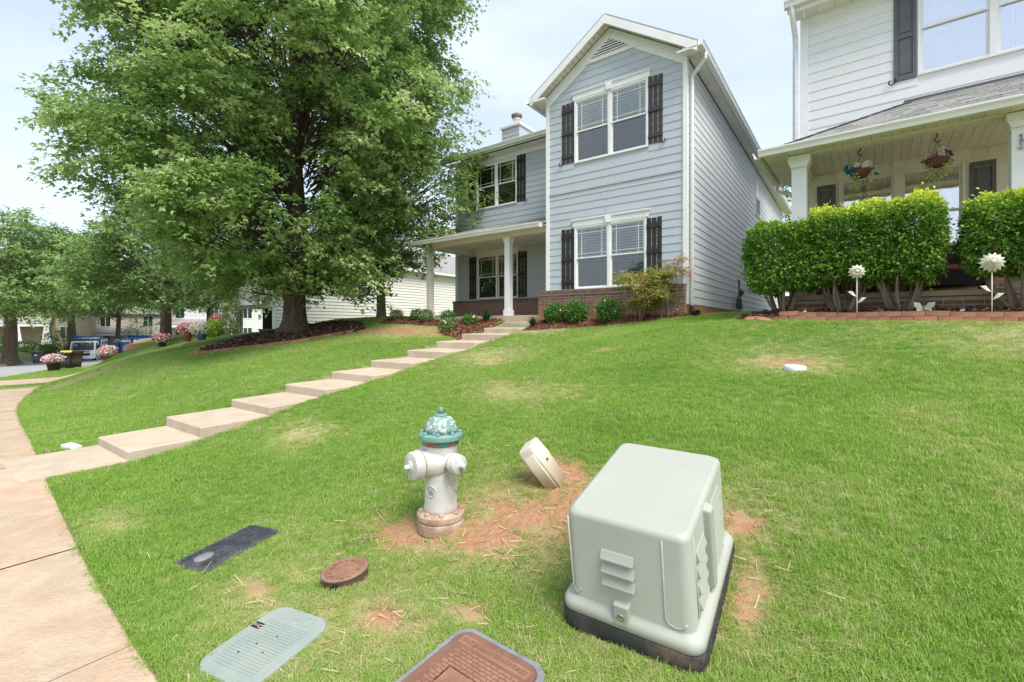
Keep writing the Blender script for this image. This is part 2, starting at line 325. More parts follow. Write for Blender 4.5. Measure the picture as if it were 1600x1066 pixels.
def _gm():
    nt=m_ground.node_tree;N=nt.nodes;L=nt.links;p=N['Principled BSDF']; c=p.inputs['Base Color'].links[0].from_socket
    tc=N.new('ShaderNodeTexCoord'); src=tc.outputs['Object']
    c=mixc(N,L,mul(N,L,noise_mask(N,L,src,1.2,.35,.7),.5),c,(.22,.28,.08))
    c=mixc(N,L,mul(N,L,noise_mask(N,L,src,14,.5,.75),.55),c,(.36,.29,.15))
    a=N.new('ShaderNodeAttribute'); a.attribute_name='dry'; c=mixc(N,L,mul(N,L,a.outputs['Fac'],.6),c,(.46,.37,.21))
    a=N.new('ShaderNodeAttribute'); a.attribute_name='clay'; n=noise_mask(N,L,src,9,.25,.6)
    x=N.new('ShaderNodeMath'); x.operation='MULTIPLY'; x.use_clamp=True; L.new(a.outputs['Fac'],x.inputs[0]); L.new(mul(N,L,n,2.2),x.inputs[1]); 
    cl=mixc(N,L,noise_mask(N,L,src,22,.35,.7),(.40,.215,.125),(.29,.145,.08)); c=mixc(N,L,x.outputs[0],c,cl)
    L.new(c,p.inputs['Base Color'])
_gm()
me=npmesh('ground',np.stack([XG,YG,ZG],-1).reshape(-1,3),F,m_ground,{'clay':('POINT',clayv),'dry':('POINT',dryv)},True)
g=link('ground',me); tag(g,'grassy lawn sloping up from the sidewalk to the houses, with bare red clay patches','ground',kind='structure')
# road, kerbs, sidewalk slabs, driveway
def strip(s0,s1,ds,taus,name,mat,zf,parent=None):
    s=np.arange(s0,s1+1e-6,ds) if ds else np.array([s0,s1]); a=np.array([q[0] for q in taus]); h=np.array([q[1] for q in taus])
    A,B=np.meshgrid(s,a,indexing='ij'); Tt=B+tn(A); X,Y=WA(A,Tt); Z=zf(A,Tt)+h[None,:]
    n,k=A.shape; i=np.arange(n*k).reshape(n,k); f=np.stack([i[:-1,:-1],i[:-1,1:],i[1:,1:],i[1:,:-1]],-1).reshape(-1,4)[:,::-1]
    return link(name,npmesh(name,np.stack([X,Y,Z],-1).reshape(-1,3),f,mat),parent)
ro=strip(-60,130,1.0,[(-8.12,-.14),(-6,-.12),(-4.05,-.09),(-2,-.12),(-.33,-.14)],'road',m_asph,street); tag(ro,'grey asphalt street curving away downhill past the bins and trucks','road',kind='structure')
k1=strip(-60,130,.5,[(-.46,-.135),(-.16,-.125),(-.15,-.012),(-.13,.004),(-.005,.006),(0,-.2)],'kerb',m_kerb,street); tag(k1,'pale concrete kerb along the near side of the street','kerb',kind='structure')
k2=strip(-60,130,.5,[(-8.2,-.2),(-8.19,.006),(-8.03,.004),(-8.01,-.012),(-8.0,-.125),(-7.7,-.135)],'kerb',m_kerb,street); tag(k2,'pale concrete kerb on the far side of the street','kerb',kind='structure')
sw=empty('sidewalk','tan concrete sidewalk slabs curving along the lawn edge at lower left','sidewalk',(0,0,0)); sw['kind']='structure'
for k in range(-4,46):
    s0=.02+(k-2)*1.53-.13; s1=s0+1.521
    if s1>19.6: break
    zj=random.uniform(-.004,.004)
    strip(s0,s1,.5069,[(.955,-.08),(.955,.004+zj),(.965,.012+zj),(2.285,.016+zj),(2.295,.008+zj),(2.295,-.08)],'slab',m_conc,street,sw)
dr=strip(20.5,24.5,.5,[(-.45,-.12),(0,.012),(.95,.022),(2.3,.03),(9.5,.2)],'driveway',m_conc,lambda a,b:terrain(a,b)); tag(dr,'pale concrete driveway apron beyond the lawn crest on the left','driveway',kind='structure')

# stepped front path
m_stepZ=[(-8.63,-1.395),(-7.90,-1.25),(-7.05,-1.11),(-6.20,-.96),(-5.33,-.81),(-4.46,-.655),(-3.52,-.487),(-2.66,-.32),(-1.78,-.155),(-.92,-.005),(-.10,.152),(.36,.25)]
pt=empty('front_path','stepped concrete front path climbing the lawn from sidewalk to porch','path',W(4.3,-8.6,0)*1,ROT); pt['kind']='structure'; pt.location.z=-1.53
def stepmesh(t0,t1,z0,z1,dep,first=False):
    b=MB(); x0,x1=-.60,.60
    y0=t0+8.6;y1=t1+8.6; a=z0+1.53;c=z1+1.53
    b.add([(x0,y0,a-dep),(x1,y0,a-dep),(x1,y1,c-dep),(x0,y1,c-dep),(x0,y0,a),(x1,y0,a),(x1,y1,c),(x0,y1,c)],[(0,3,2,1),(4,5,6,7),(0,1,5,4),(1,2,6,5),(2,3,7,6),(3,0,4,7)])
    return b
stepmesh(-9.47,-8.6,-1.512,-1.50,.2).build('slab',m_step,pt,.012)
for i,(t0,z0) in enumerate(m_stepZ):
    t1=m_stepZ[i+1][0]+.03 if i<len(m_stepZ)-1 else .75
    stepmesh(t0,t1,z0-random.uniform(0,.006),z0+.016,.36).build('step',m_step,pt,.018,seg=3)
MB().box(-.11,.11,-.05,.06,0,.045).build('paper_scrap',m_trim,None,.004,loc=W(5.02,-8.86,TZ(5.02,-8.86)+.0),rot=(0.05,.1,ROT+.3))
tag(bpy.data.objects['paper_scrap'],'small white scrap beside the foot of the lowest concrete step','litter')

# ------------------------------------------------------------ house helpers (local frame: x along the front, y back, z up)
EXP=.1778
def board_mesh(x0,x1,y,z,h=EXP+.006,d0=.018,d1=.007,axis='x'):
    b=MB()
    if axis=='x': poly=[(y,z),(y-d0,z),(y-d0,z+.012),(y-d1,z+h),(y,z+h)]; b.prism([(p[0],p[1]) for p in poly],x0,x1,'x')
    else: # wall plane at x=y facing +x, boards run along local y
        poly=[(y,z),(y+d0,z),(y+d0,z+.012),(y+d1,z+h),(y,z+h)]; b.prism(poly,x0,x1,'y')
    return b
def siding(parent,x0,x1,y,z0,z1,mat,holes=(),name='siding_board',seam=None,axis='x',exp=EXP,zoff=None,ends=None):
    z=z0;r=0
    while z<z1-.02:
        zt=min(z+exp,z1); segs=[(x0,x1)]
        if ends: segs=[ends(z+exp*.5)]
        for hx0,hx1,hz0,hz1 in holes:
            if hz1>z+.02 and hz0<zt-.02:
                ns=[]
                for a,b in segs:
                    if hx1<=a or hx0>=b: ns.append((a,b))
                    else:
                        if hx0-a>.02: ns.append((a,hx0))
                        if b-hx1>.02: ns.append((hx1,b))
                segs=ns
        if seam:
            ns=[]
            for a,b in segs:
                c=a-( (r*.37)%1)*seam
                cuts=[a]
                while c<b:
                    c+=seam*random.uniform(.8,1.2)
                    if a+.05<c<b-.05: cuts+= [c]
                cuts.append(b); ns+=[(p+(.002 if i else 0),q-(.002 if i<len(cuts)-2 else 0)) for i,(p,q) in enumerate(zip(cuts[:-1],cuts[1:]))]
            segs=ns
        for a,b in segs:
            if b-a<.02: continue
            board_mesh(a,b,y,z,min(exp+.006,zt-z+.006),axis=axis).build(name,mat,parent)
        z+=exp;r+=1
def window(parent,x0,x1,z0,z1,y,trim,n=2,header=True,style='blind',rail=.5,muntin=True,hdrmat=None,depth=.09,hdr_h=.17,mullw=.07):
    """double-hung windows side by side; frame stands on wall plane y, glass recessed"""
    b=MB(); fw=.045; p=y-.035
    b.box(x0-fw,x0,p,y+depth,z0-fw,z1+fw); b.box(x1,x1+fw,p,y+depth,z0-fw,z1+fw); b.box(x0,x1,p-.006,y+depth,z0-fw,z0); b.box(x0,x1,p,y+depth,z1,z1+fw)
    w=(x1-x0-mullw*(n-1))/n
    for i in range(1,n): xx=x0+w*i+mullw*(i-1); b.box(xx,xx+mullw,p,y+depth,z0,z1)
    fr=b.build('window',trim,parent,.004)
    zm=z0+(z1-z0)*rail
    for i in range(n):
        a=x0+i*(w+mullw); c=a+w
        for up in (0,1):
            q0,q1=(zm-.018,z1) if up else (z0,zm+.018); yy=y-.008 if up else y+.022
            s=MB(); sw_=.032
            s.box(a,a+sw_,yy,yy+.03,q0,q1); s.box(c-sw_,c,yy,yy+.03,q0,q1); s.box(a+sw_,c-sw_,yy,yy+.03,q0,q0+sw_); s.box(a+sw_,c-sw_,yy,yy+.03,q1-sw_,q1)
            so_=s.build('sash',trim,fr)
            gm=m_glass if up else m_glassS
            if style=='bright': gm=m_glassM
            MB().box(a+sw_,c-sw_,yy+.013,yy+.016,q0+sw_,q1-sw_).build('pane',gm,fr)
            if up and muntin:
                mu=MB(); t=.012; ix=.16*w/.9
                for xx in (a+ix,c-ix): mu.box(xx-t/2,xx+t/2,yy+.004,yy+.012,q0+sw_,q1-sw_)
                for zz in (q0+.12,q1-.13): mu.box(a+sw_,c-sw_,yy+.003,yy+.010,zz-t/2,zz+t/2)
                mu.build('muntin',trim,fr)
        if style=='blind':
            bl=MB(); z=z0+.05
            while z<z1-.03:
                bl.box(a+.03,c-.03,y+.036,y+.082,z-.004,z+.004); z+=.066
            for xx in (a+w*.25,a+w*.75): bl.box(xx-.003,xx+.003,y+.047,y+.05,z0+.04,z1)
            bl.build('blind',m_blind,fr,kind='stuff')
        elif style=='bright':
            bl=MB(); k=26
            for j in range(k):
                xa=a+.02+(w-.04)*j/k; xb=a+.02+(w-.04)*(j+1)/k; bl.add([(xa,y+.07,z0),(xb,y+.07+(.012 if j%2 else -.012),z0),(xb,y+.07+(.012 if j%2 else -.012),z1),(xa,y+.07,z1)],[(0,1,2,3)])
            bl.build('reflection_sheet',m_skyrefl,fr)  # pleated white sheet behind the glass stands in for reflected sky
    if header:
        hm=hdrmat or trim; h=MB(); z=z1+fw
        h.box(x0-.09,x1+.09,y-.045,y,z,z+hdr_h*.72); h.box(x0-.105,x1+.105,y-.06,y,z+hdr_h*.72,z+hdr_h*.86); h.box(x0-.12,x1+.12,y-.078,y,z+hdr_h*.86,z+hdr_h)
        xm=(x0+x1)/2; h.prism([(xm-.06,z-.01),(xm+.06,z-.01),(xm+.09,z+hdr_h+.006),(xm-.09,z+hdr_h+.006)],y-.085,y-.0005,'y')
        h.build('header',hm,fr,.004)
    return fr
def shutter(parent,x0,x1,z0,z1,y,mat,hook=-1,style='board',nb=3):
    if style=='board':
        b=MB(); H=z1-z0
        for f in (.12,.5,.88): zz=z0+H*f; b.box(x0+.002,x1-.002,y-.050,y-.028,zz-.045,zz+.045)
        b.box((x0+x1)/2-.01,(x0+x1)/2+.01,y-.029,y-.006,z0+.06,z1-.06); sh=b.build('shutter',mat,parent,.003)
        w=(x1-x0-.02*2)/3
        for i in range(3):
            a=x0+i*(w+.02); MB().box(a,a+w,y-.028,y-.004,z0+random.uniform(-.006,.006),z1+random.uniform(-.008,.008)).build('board',mat,sh,.003)
    else:
        b=MB(); sw_=.05; H=z1-z0
        b.box(x0,x0+sw_,y-.04,y-.004,z0,z1); b.box(x1-sw_,x1,y-.04,y-.004,z0,z1)
        for a,c in ((z0,z0+.08),(z0+H*.44,z0+H*.44+.07),(z1-.07,z1)): b.box(x0+sw_,x1-sw_,y-.04,y-.004,a,c)
        sh=b.build('shutter',mat,parent,.004)
        for a,c in ((z0+.08,z0+H*.44),(z0+H*.44+.07,z1-.07)):
            MB().box(x0+sw_,x1-sw_,y-.018,y-.002,a,c).build('panel',mat,sh)
            MB().box(x0+sw_+.025,x1-sw_-.025,y-.027,y-.018,a+.03,c-.03).build('panel',mat,sh,.006)
    if hook:
        xx=x0+.02 if hook<0 else x1-.02
        pts=[(xx,y-.05,z0+.06)]
        for i in range(9): th=i/8*math.pi*1.35; pts.append((xx+hook*(.045-.045*math.cos(th)),y-.055,z0+.0-.045*math.sin(th)+(.0)))
        MB().tube(pts,.010,6).build('shutter_hook',m_hook,sh)
    return sh
BR=[MB().box(-.0945,.0945,-.03,.03,-.0268,.0268).mesh('brick',m) for m in (m_brick,m_brickL)]
BRC=MB().box(-.028,.028,-.06,.05,-.04,.04).mesh('brick',m_brickC)
def brickwall(parent,x0,x1,y,z0,z1,me,cap=True,stuff=False,stuffmat=None,capmat=None):
    if cap: z1-=.088
    MB().box(x0+.002,x1-.002,y+.004,y+.10,z0-.3,z1+(.08 if cap else 0)).build('mortar',m_mort,parent)
    z=z0+.03;r=0; sb=MB()
    while z<z1-.02:
        x=x0+(.1 if r%2 else .0)
        xs=[]
        if r%2: xs.append((x0,x0+.0915))
        while x<x1-.02: xs.append((x,min(x+.193,x1))); x+=.2035
        for a,b in xs:
            if b-a<.03: continue
            d=random.uniform(-.003,.003)
            if stuff: sb.box(a,b,y-.006+d,y+.05,z-.0285,z+.0285)
            else: link('brick',me,parent,((a+b)/2,y+.026+d,z),(0,random.uniform(-.004,.004),random.uniform(-.006,.006)),((b-a)/.193,1,1))
        z+=.0675;r+=1
    if stuff: sb.build('bricks',stuffmat or m_brick,parent,kind='stuff')
    if cap:
        MB().box(x0-.005,x1+.005,y-.02,y+.1,z1+.006,z1+.075).build('mortar',m_mort,parent)
        x=x0+.03; cb=MB()
        while x<x1-.01:
            if stuff: cb.box(x-.028,x+.028,y-.04,y+.1,z1+.006,z1+.086)
            else: link('brick',BRC,parent,(x,y+.018,z1+.046),(random.uniform(-.01,.01),0,0))
            x+=.0655
        if stuff: cb.build('cap_bricks',m_brickC,parent,kind='stuff')
def downspout(parent,pts,mat,r=.038):
    return MB().tube(pts,r,4).build('downspout',mat,parent,.006)
def gutter(parent,p0,p1,out,mat,h=.12,d=.12):
    """K-style gutter from p0 to p1 (top back edge), out = outward unit (x,y)"""
    b=MB(); ox,oy=out; prof=[(0,0),(0,-h),(d*.72,-h),(d*.82,-h*.55),(d,-h*.2),(d,0),(d-.012,0),(d-.014,-h*.2),(d*.7,-h+.01),(.01,-h+.01),(.01,0)]
    n=len(prof); vs=[(p[0]+ox*a,p[1]+oy*a,p[2]+c) for p in (p0,p1) for a,c in prof]
    b.add(vs,[(i,(i+1)%n,(i+1)%n+n,i+n) for i in range(n)]+[tuple(range(n)),tuple(range(2*n-1,n-1,-1))]); return b.build('gutter',mat,parent)

# ------------------------------------------------------------ the blue-grey house
HA=empty('house','blue-grey two storey lap-sided house with brick base and dark shutters beside the stepped path','house',(CC[0],CC[1],0),ROT)
PK=-1.76; EZ=5.86; SL=.66
def edge(z): # rake limits of the gable wall
    d=max(0,(z-EZ)/SL); return (-3.50+d,-.02-d)
# wall body (dark rooms), set back behind the openings
MB().box(-3.50,-.02,.13,17,.1,EZ).prism([(-3.5,EZ),(-.02,EZ),(PK,EZ+1.15)],.13,17,'y').build('wall',m_dark,HA)
W2=(-2.66,-.87,4.13,5.61); W1=(-2.66,-.91,.985,2.46)
def hole(w,f=.05): return (w[0]-f,w[1]+f,w[2]-f,w[3]+f)
siding(HA,-3.44,-.06,0,.955,3.40,m_side,[hole(W1)],seam=3.9)
siding(HA,-3.44,-.06,0,3.445,6.45,m_side,[hole(W2)],ends=lambda z:(max(-3.44,edge(z-.09)[0]),min(-.06,edge(z-.09)[1])))
MB().box(-3.44,-.06,-.034,0,3.395,3.445).build('belt_board',m_side,HA,.003)
# backing sheets behind the boards (with openings)
def sheath(parent,x0,x1,z0,z1,y,holes,mat):
    b=MB(); xs=[x0]+sorted(sum([[h[0],h[1]] for h in holes],[]))+[x1]
    cur=x0
    for h in sorted(holes):
        b.box(cur,h[0],y,y+.1,z0,z1); b.box(h[0],h[1],y,y+.1,z0,h[2]); b.box(h[0],h[1],y,y+.1,h[3],z1); cur=h[1]
    b.box(cur,x1,y,y+.1,z0,z1); b.build('sheathing',mat,parent)
sheath(HA,-3.5,-.02,.1,3.42,.001,[hole(W1,.045)],m_side)
sheath(HA,-3.5,-.02,3.42,EZ,.001,[hole(W2,.045)],m_side)
MB().prism([(-3.5,EZ),(-.02,EZ),(PK,EZ+1.15)],.001,.1,'y').build('sheathing',m_side,HA)
window(HA,*W2,0,m_trim); window(HA,*W1,0,m_trim)
shutter(HA,-3.06,-2.71,4.13,5.64,0,m_shutF,-1); shutter(HA,-.82,-.50,4.13,5.64,0,m_shutF,1)
shutter(HA,-3.07,-2.71,.965,2.47,0,m_shutB,0); shutter(HA,-.86,-.52,.965,2.47,0,m_shutB,0)
MB().box(-3.535,-3.44,-.04,.04,.94,EZ+.02).build('corner_board',m_trim,HA,.003); MB().box(-.06,.035,-.04,0,.94,EZ+.0).build('corner_board',m_trim,HA,.003)
MB().box(.003,.035,.0,.09,.50,EZ-.02).build('corner_board',m_trim,HA,.003)
# rake frieze + vent gable
b=MB()
def para(x0,z0,x1,z1,h,ya,yb):   # board following a slope, thickness measured vertically
    return [(x0,z0),(x1,z1),(x1,z1-h),(x0,z0-h)]
zr=lambda x:EZ+.04+(1.76-abs(x-PK))*SL
b.prism(para(-3.54,zr(-3.54)+.06,PK,zr(PK)+.06,.30,0,0),-.032,0,'y'); b.prism(para(PK,zr(PK)+.06,.035,zr(.035)+.06,.30,0,0),-.0325,0,'y'); b.build('rake_frieze',m_trim,HA)
ap=zr(PK)-.10
v=MB(); vx=.80; zb=6.44
v.prism([(PK-vx,zb),(PK+vx,zb),(PK,zb+vx*SL+.02)],-.052,-.0005,'y'); ve=v.build('gable_vent',m_trim,HA)
MB().prism([(PK-.47,6.545),(PK+.47,6.545),(PK,6.545+.47*SL)],-.058,-.054,'y').build('vent_opening',m_dark,ve)
for i in range(5):
    z=6.55+i*.06; hw=.47-(z+.03-6.545)/SL
    if hw>.03: MB().add([(PK-hw-.03,-.085,z),(PK+hw+.03,-.085,z),(PK+hw+.03,-.06,z+.035),(PK-hw-.03,-.06,z+.035),(PK-hw-.03,-.08,z-.012),(PK+hw+.03,-.08,z-.012)],[(0,1,2,3),(0,4,5,1)]).build('louver',m_trim,ve)
# main gable roof
def roofplane(parent,pts,mat,th=.035,name='roof'):
    a=[Vector(p) for p in pts]; n=(a[1]-a[0]).cross(a[2]-a[0]).normalized()
    if n.z<0:n=-n
    k=len(a); return MB().add([p for p in a]+[p+n*th for p in a],[tuple(range(k)),tuple(range(2*k-1,k-1,-1))]+[(i,i+k,(i+1)%k+k,(i+1)%k) for i in range(k)]).build(name,mat,parent)
ZRt=zr(PK)+.21; EX=.31; ZE=ZRt-(1.76+EX)*SL
roofplane(HA,[(PK,-.32,ZRt),(.0+EX,-.32,ZE),(EX,17.3,ZE),(PK,17.3,ZRt)],m_shin); roofplane(HA,[(PK,-.32,ZRt),(PK-1.76-EX,-.32,ZE),(PK-1.76-EX,17.3,ZE),(PK,17.3,ZRt)],m_shin)
for sg in (-1,1):
    xe=PK+sg*(1.76+EX)
    MB().prism([(PK,ZRt-.002),(xe,ZE-.002),(xe,ZE-.20),(PK,ZRt-.20)],-.335,-.30,'y').build('rake_board',m_trim,HA,.003)
    # rake soffit panels
    n=17
    for i in range(n):
        f0=i/n;f1=(i+1)/n-.006; xa=PK+sg*(1.76+EX-.14)*f0; xb=PK+sg*(1.76+EX-.14)*f1
        za=ZRt-.13-abs(xa-PK)*SL; zb_=ZRt-.13-abs(xb-PK)*SL
        MB().add([(xa,-.30,za),(xb,-.30,zb_),(xb,-.0325,zb_),(xa,-.0325,za),(xa,-.30,za+.02),(xb,-.30,zb_+.02),(xb,-.0325,zb_+.02),(xa,-.0325,za+.02)],[(0,1,2,3),(7,6,5,4),(0,4,5,1),(1,5,6,2),(2,6,7,3),(3,7,4,0)]).build('soffit_panel',m_sof,HA)
# eaves: boxed soffit, fascia, gutter
xs=EX+.002
MB().box(.036,EX-.004,-.30,17.2,EZ-.015,EZ+.0).build('soffit',m_sof,HA)
for i in range(48):
    y0=-.29+i*.36; MB().box(.04,EX-.03,y0,y0+.35,EZ-.03,EZ-.016).build('soffit_panel',m_sof,HA)
MB().box(EX-.004,EX+.018,-.30,17.25,EZ-.06,ZE+.005).build('fascia',m_trim,HA)
gutter(HA,(EX+.02,-.34,ZE+.015),(EX+.02,17.3,ZE+.015),(1,0),m_gut)
MB().box(.0,EX,-.34,-.04,EZ-.035,EZ-.02).box(-.10,EX+.018,-.335,-.31,EZ-.04,ZE-.12).build('eave_return',m_trim,HA,.003)
MB().box(-3.53-EX,-3.45,-.30,2.2,EZ-.035,EZ-.0).box(-3.545-EX,-3.525-EX,-.33,2.0,EZ-.06,ZE+.005).box(-3.535-EX,-3.38,-.335,-.30,EZ-.04,ZE-.12).build('eave_return',m_trim,HA,.003)
gutter(HA,(-3.55-EX,1.9,ZE+.015),(-3.55-EX,-.34,ZE+.015),(-1,0),m_gut)
downspout(HA,[(EX+.08,.0,ZE-.09),(EX+.08,.02,ZE-.22),(.085,.14,EZ-.42),(.085,.14,EZ-.55),(.085,.14,.44)],m_gut,.045)
MB().tube([(.085,.13,.47),(.10,.10,.34),(.16,-.08,.30),(.30,-.30,.31)],[.045,.05,.05,.055],10).tube([(.30,-.30,.31),(.33,-.335,.312)],[.062,.062],10,False).build('drain_pipe',m_hook,HA)
# right side wall
SW=(8.75,9.65,4.22,5.45)
siding(HA,.09,17.0,0.003,.52,EZ-.02,m_sideR,seam=3.66,holes=[(SW[0]-.05,SW[1]+.05,SW[2]-.05,SW[3]+.05)],axis='y')
MB().box(-.03,.0025,.10,17,.1,5.86).build('sheathing',m_sideR,HA)
MB().box(-.02,.012,.0,17,-.1,.52).build('foundation',m_found,HA)
sw_=MB(); sw_.box(.003,.045,SW[0]-.05,SW[0],SW[2]-.05,SW[3]+.05).box(.003,.045,SW[1],SW[1]+.05,SW[2]-.05,SW[3]+.05).box(.003,.05,SW[0],SW[1],SW[2]-.05,SW[2]).box(.003,.045,SW[0],SW[1],SW[3],SW[3]+.05)
wf=sw_.build('window',m_trim,HA); zm=(SW[2]+SW[3])/2
MB().box(.012,.016,SW[0],SW[1],zm,SW[3]).build('pane',m_skyrefl,wf); MB().box(.012,.016,SW[0],SW[1],SW[2],zm).build('pane',m_shutG,wf); MB().box(.01,.035,SW[0],SW[1],zm-.02,zm+.02).build('sash',m_trim,wf)  # upper pane painted white as a bright reflection, lower one grey as a screen
# brick base of the gable front
brickwall(HA,-3.73,-.005,-.10,.02,.945,BR[1])
MB().box(-3.735,.0,-.07,.05,.86,.942).build('ledge',m_mort,HA)
# recessed wing
WY=2.2; WZ0=.95
U2=(-7.78,-6.10,4.17,5.62); U1=(-7.75,-6.05,1.02,2.48)
MB().box(-8.8,-3.5,WY+.13,9,.1,EZ).build('wall',m_dark,HA)
sheath(HA,-8.8,-3.52,.1,3.3,WY+.001,[hole(U1,.045)],m_side); sheath(HA,-8.8,-3.52,3.3,EZ,WY+.001,[hole(U2,.045)],m_side)
MB().box(-8.8,-8.75,WY,9,.1,EZ).build('sheathing',m_side,HA)
MB().box(-3.53,-3.50,.0,2.2,.1,EZ).build('sheathing',m_side,HA)
siding(HA,-8.72,-3.53,WY,.955,2.62,m_side,[hole(U1)]); siding(HA,-8.72,-3.53,WY,3.32,EZ-.16,m_side,[hole(U2)])
MB().box(-8.72,-3.53,WY-.03,WY,EZ-.17,EZ-.0).build('frieze',m_trim,HA)
window(HA,*U2,WY,m_trim,header=False); window(HA,*U1,WY,m_trim2)
for a in (-8.17,-6.05): shutter(HA,a,a+.35,4.14,5.68,WY,m_shutB,-1 if a<-7 else 1)
for a in (-8.14,-6.0): shutter(HA,a,a+.35,1.0,2.50,WY,m_shutB,0)
MB().box(-8.81,-8.72,WY-.035,WY+.05,.2,EZ).build('corner_board',m_trim,HA)
brickwall(HA,-8.86,-3.74,WY-.1,.32,.95,BR[0],stuff=True)
ZW=EZ+.20
roofplane(HA,[(-9.1,WY-.36,ZW),(-3.8,WY-.36,ZW),(-3.8,6.4,ZW+1.55),(-9.1,6.4,ZW+1.55)],m_shin); roofplane(HA,[(-9.1,6.4,ZW+1.55),(-3.8,6.4,ZW+1.55),(-3.8,10.6,ZW),(-9.1,10.6,ZW)],m_shin)
MB().prism([(WY,EZ),(9,EZ),(6.4,ZW+1.5)],-8.8,-8.72,'x').build('gable_end',m_side,HA)
MB().box(-9.1,-3.86,WY-.36,WY-.34,ZW-.16,ZW).build('fascia',m_trim,HA); gutter(HA,(-9.12,WY-.365,ZW+.0),(-3.9,WY-.365,ZW+.0),(0,-1),m_gut)
for i in range(15):
    x0=-9.05+i*.347; MB().box(x0,x0+.34,WY-.335,WY-.032,EZ-.012,EZ).build('soffit_panel',m_sof,HA)
# chimney (a part of the house)
ch=MB().box(-8.3,-7.45,4.3,5.2,6.2,7.86).build('chimney',m_side,HA); siding(ch,-8.3,-7.45,4.3,6.4,7.8,m_side)
MB().box(-8.36,-7.39,4.24,5.26,7.82,7.92).prism([(-8.3,7.92),(-7.45,7.92),(-7.7,8.04),(-8.05,8.04)],4.4,5.1,'y').build('chimney_cap',m_trim,ch,.01)
Mx=Matrix.Translation((-7.88,4.72,8.02)); MB().lathe([(.13,0),(.13,.24),(.17,.25),(.17,.27),(.12,.28),(.12,.33)],16,Mx).build('flue',m_gut,ch); MB().lathe([(.2,.33),(.22,.36),(.22,.43),(.1,.50),(.02,.52)],16,Mx).build('flue_cap',m_stem,ch)
# porch
PY=.18; PZ=2.56
MB().box(-8.3,-3.74,.05,WY,-.1,.335).build('porch_slab',m_step,HA,.01)
MB().box(-8.2,-3.55,.12,.36,PZ-.02,PZ+.17).box(-8.2,-8.0,.36,WY,PZ-.02,PZ+.17).build('porch_beam',m_trim2,HA)
for i in range(12): x0=-8.0+i*.376; MB().box(x0,x0+.368,.36,WY-.02,PZ+.10,PZ+.12).build('soffit_panel',m_sof,HA)
MB().box(-8.48,-3.55,-.16,.12,PZ+.11,PZ+.13).box(-8.48,-8.2,.12,WY,PZ+.11,PZ+.13).build('soffit',m_sof,HA)
for xc in (-4.93,-8.08):
    c=MB(); y0=.13; c.box(xc-.085,xc+.085,y0,y0+.17,.33,PZ-.02).box(xc-.11,xc+.11,y0-.025,y0+.195,.33,.50)
    c.box(xc-.10,xc+.10,y0-.015,y0+.185,PZ-.17,PZ-.14); c.prism([(xc-.10,PZ-.14),(xc+.10,PZ-.14),(xc+.125,PZ-.06),(xc-.125,PZ-.06)],y0-.03,y0+.2,'y'); c.box(xc-.13,xc+.13,y0-.045,y0+.215,PZ-.06,PZ-.021)
    c.build('porch_column',m_trim if xc>-6 else m_trim2,HA,.004)  # far column takes the duller trim: porch shade put into its colour
e=(-8.5,-.17,2.70)
roofplane(HA,[e,(-3.52,-.17,2.70),(-3.52,WY,3.46),(-7.2,WY,3.46)],m_shin,name='porch_roof'); roofplane(HA,[e,(-7.2,WY,3.46),(-8.5,WY,2.70)],m_shin,name='porch_roof')
rows=MB()
for r_ in range(16):
    f0=r_/16; y0=-.17+f0*2.37; z0=2.735+f0*.76; y1=y0+.148;z1=z0+.0475; x=-8.5+f0*1.3+.02+(r_%3)*.09
    while x<-3.6: ww=random.choice([.16,.2,.27]); hh=random.choice([.004,.012]); rows.add([(x,y0,z0+hh),(x+ww,y0,z0+hh),(x+ww,y1,z1+hh),(x,y1,z1+hh),(x,y0,z0-.004),(x+ww,y0,z0-.004)],[(0,1,2,3),(4,5,1,0)]); x+=ww
rows.build('shingles',m_shin,HA,kind='stuff')
MB().box(-8.5,-3.56,-.19,-.165,2.60,2.715).box(-8.52,-8.495,-.17,WY,2.60,2.715).build('fascia',m_trim2,HA); gutter(HA,(-8.52,-.192,2.72),(-3.6,-.192,2.72),(0,-1),m_gut2)
MB().box(-7.25,-3.53,WY-.03,WY-.01,3.44,3.50).build('flashing',m_shutG,HA)
# lantern beside the hidden door
la=empty('wall_lantern','small dark lantern hanging on the blue wall beside the white corner, under the porch roof','lantern',HA.matrix_basis@Vector((-3.72,WY-.12,2.12)),ROT)
MB().box(-.03,.03,.04,.10,.20,.36).tube([(0,.07,.33),(0,.02,.40),(0,-.03,.33)],.01,6).build('bracket',m_hook,la)
MB().lathe([(.02,.30),(.075,.24),(.08,.23)],6).lathe([(.055,.0),(.06,.02),(.02,.03)],6).build('cap',m_hook,la); MB().lathe([(.05,.03),(.07,.23)],6).build('lamp_glass',M('amber_glass',(.25,.17,.09),rough=.2),la)
# gas meter against the side wall
gm=empty('gas_meter','dark grey gas meter with regulator pipework on the side wall of the blue-grey house','gas meter',HA.matrix_basis@Vector((.16,4.9,.38)),ROT)
m_meter=M('meter_grey',(.10,.11,.12),(.07,.075,.08),rough=.5,metal=.3)
MB().box(-.07,.09,-.13,.13,.18,.48).build('meter_body',m_meter,gm,.03); MB().box(.09,.10,-.06,.06,.33,.42).build('dial',m_trim,gm)
MB().tube([(0,-.20,-.2),(0,-.20,.55),(0,-.02,.60),(0,.0,.9),(0,.0,1.02)],.022,8).tube([(0,.18,-.1),(0,.18,.5),(0,.08,.56)],.022,8).build('pipe',m_meter,gm)
MB().lathe([(.10,0),(.12,.02),(.12,.05),(.05,.09),(.04,.12)],14,Matrix.Translation((.02,.0,.66))@Matrix.Rotation(R(90),4,'Y')).build('regulator',m_meter,gm); MB().tube([(0,-.22,1.02),(0,.14,1.02)],.02,6).build('valve_handle',m_meter,gm)

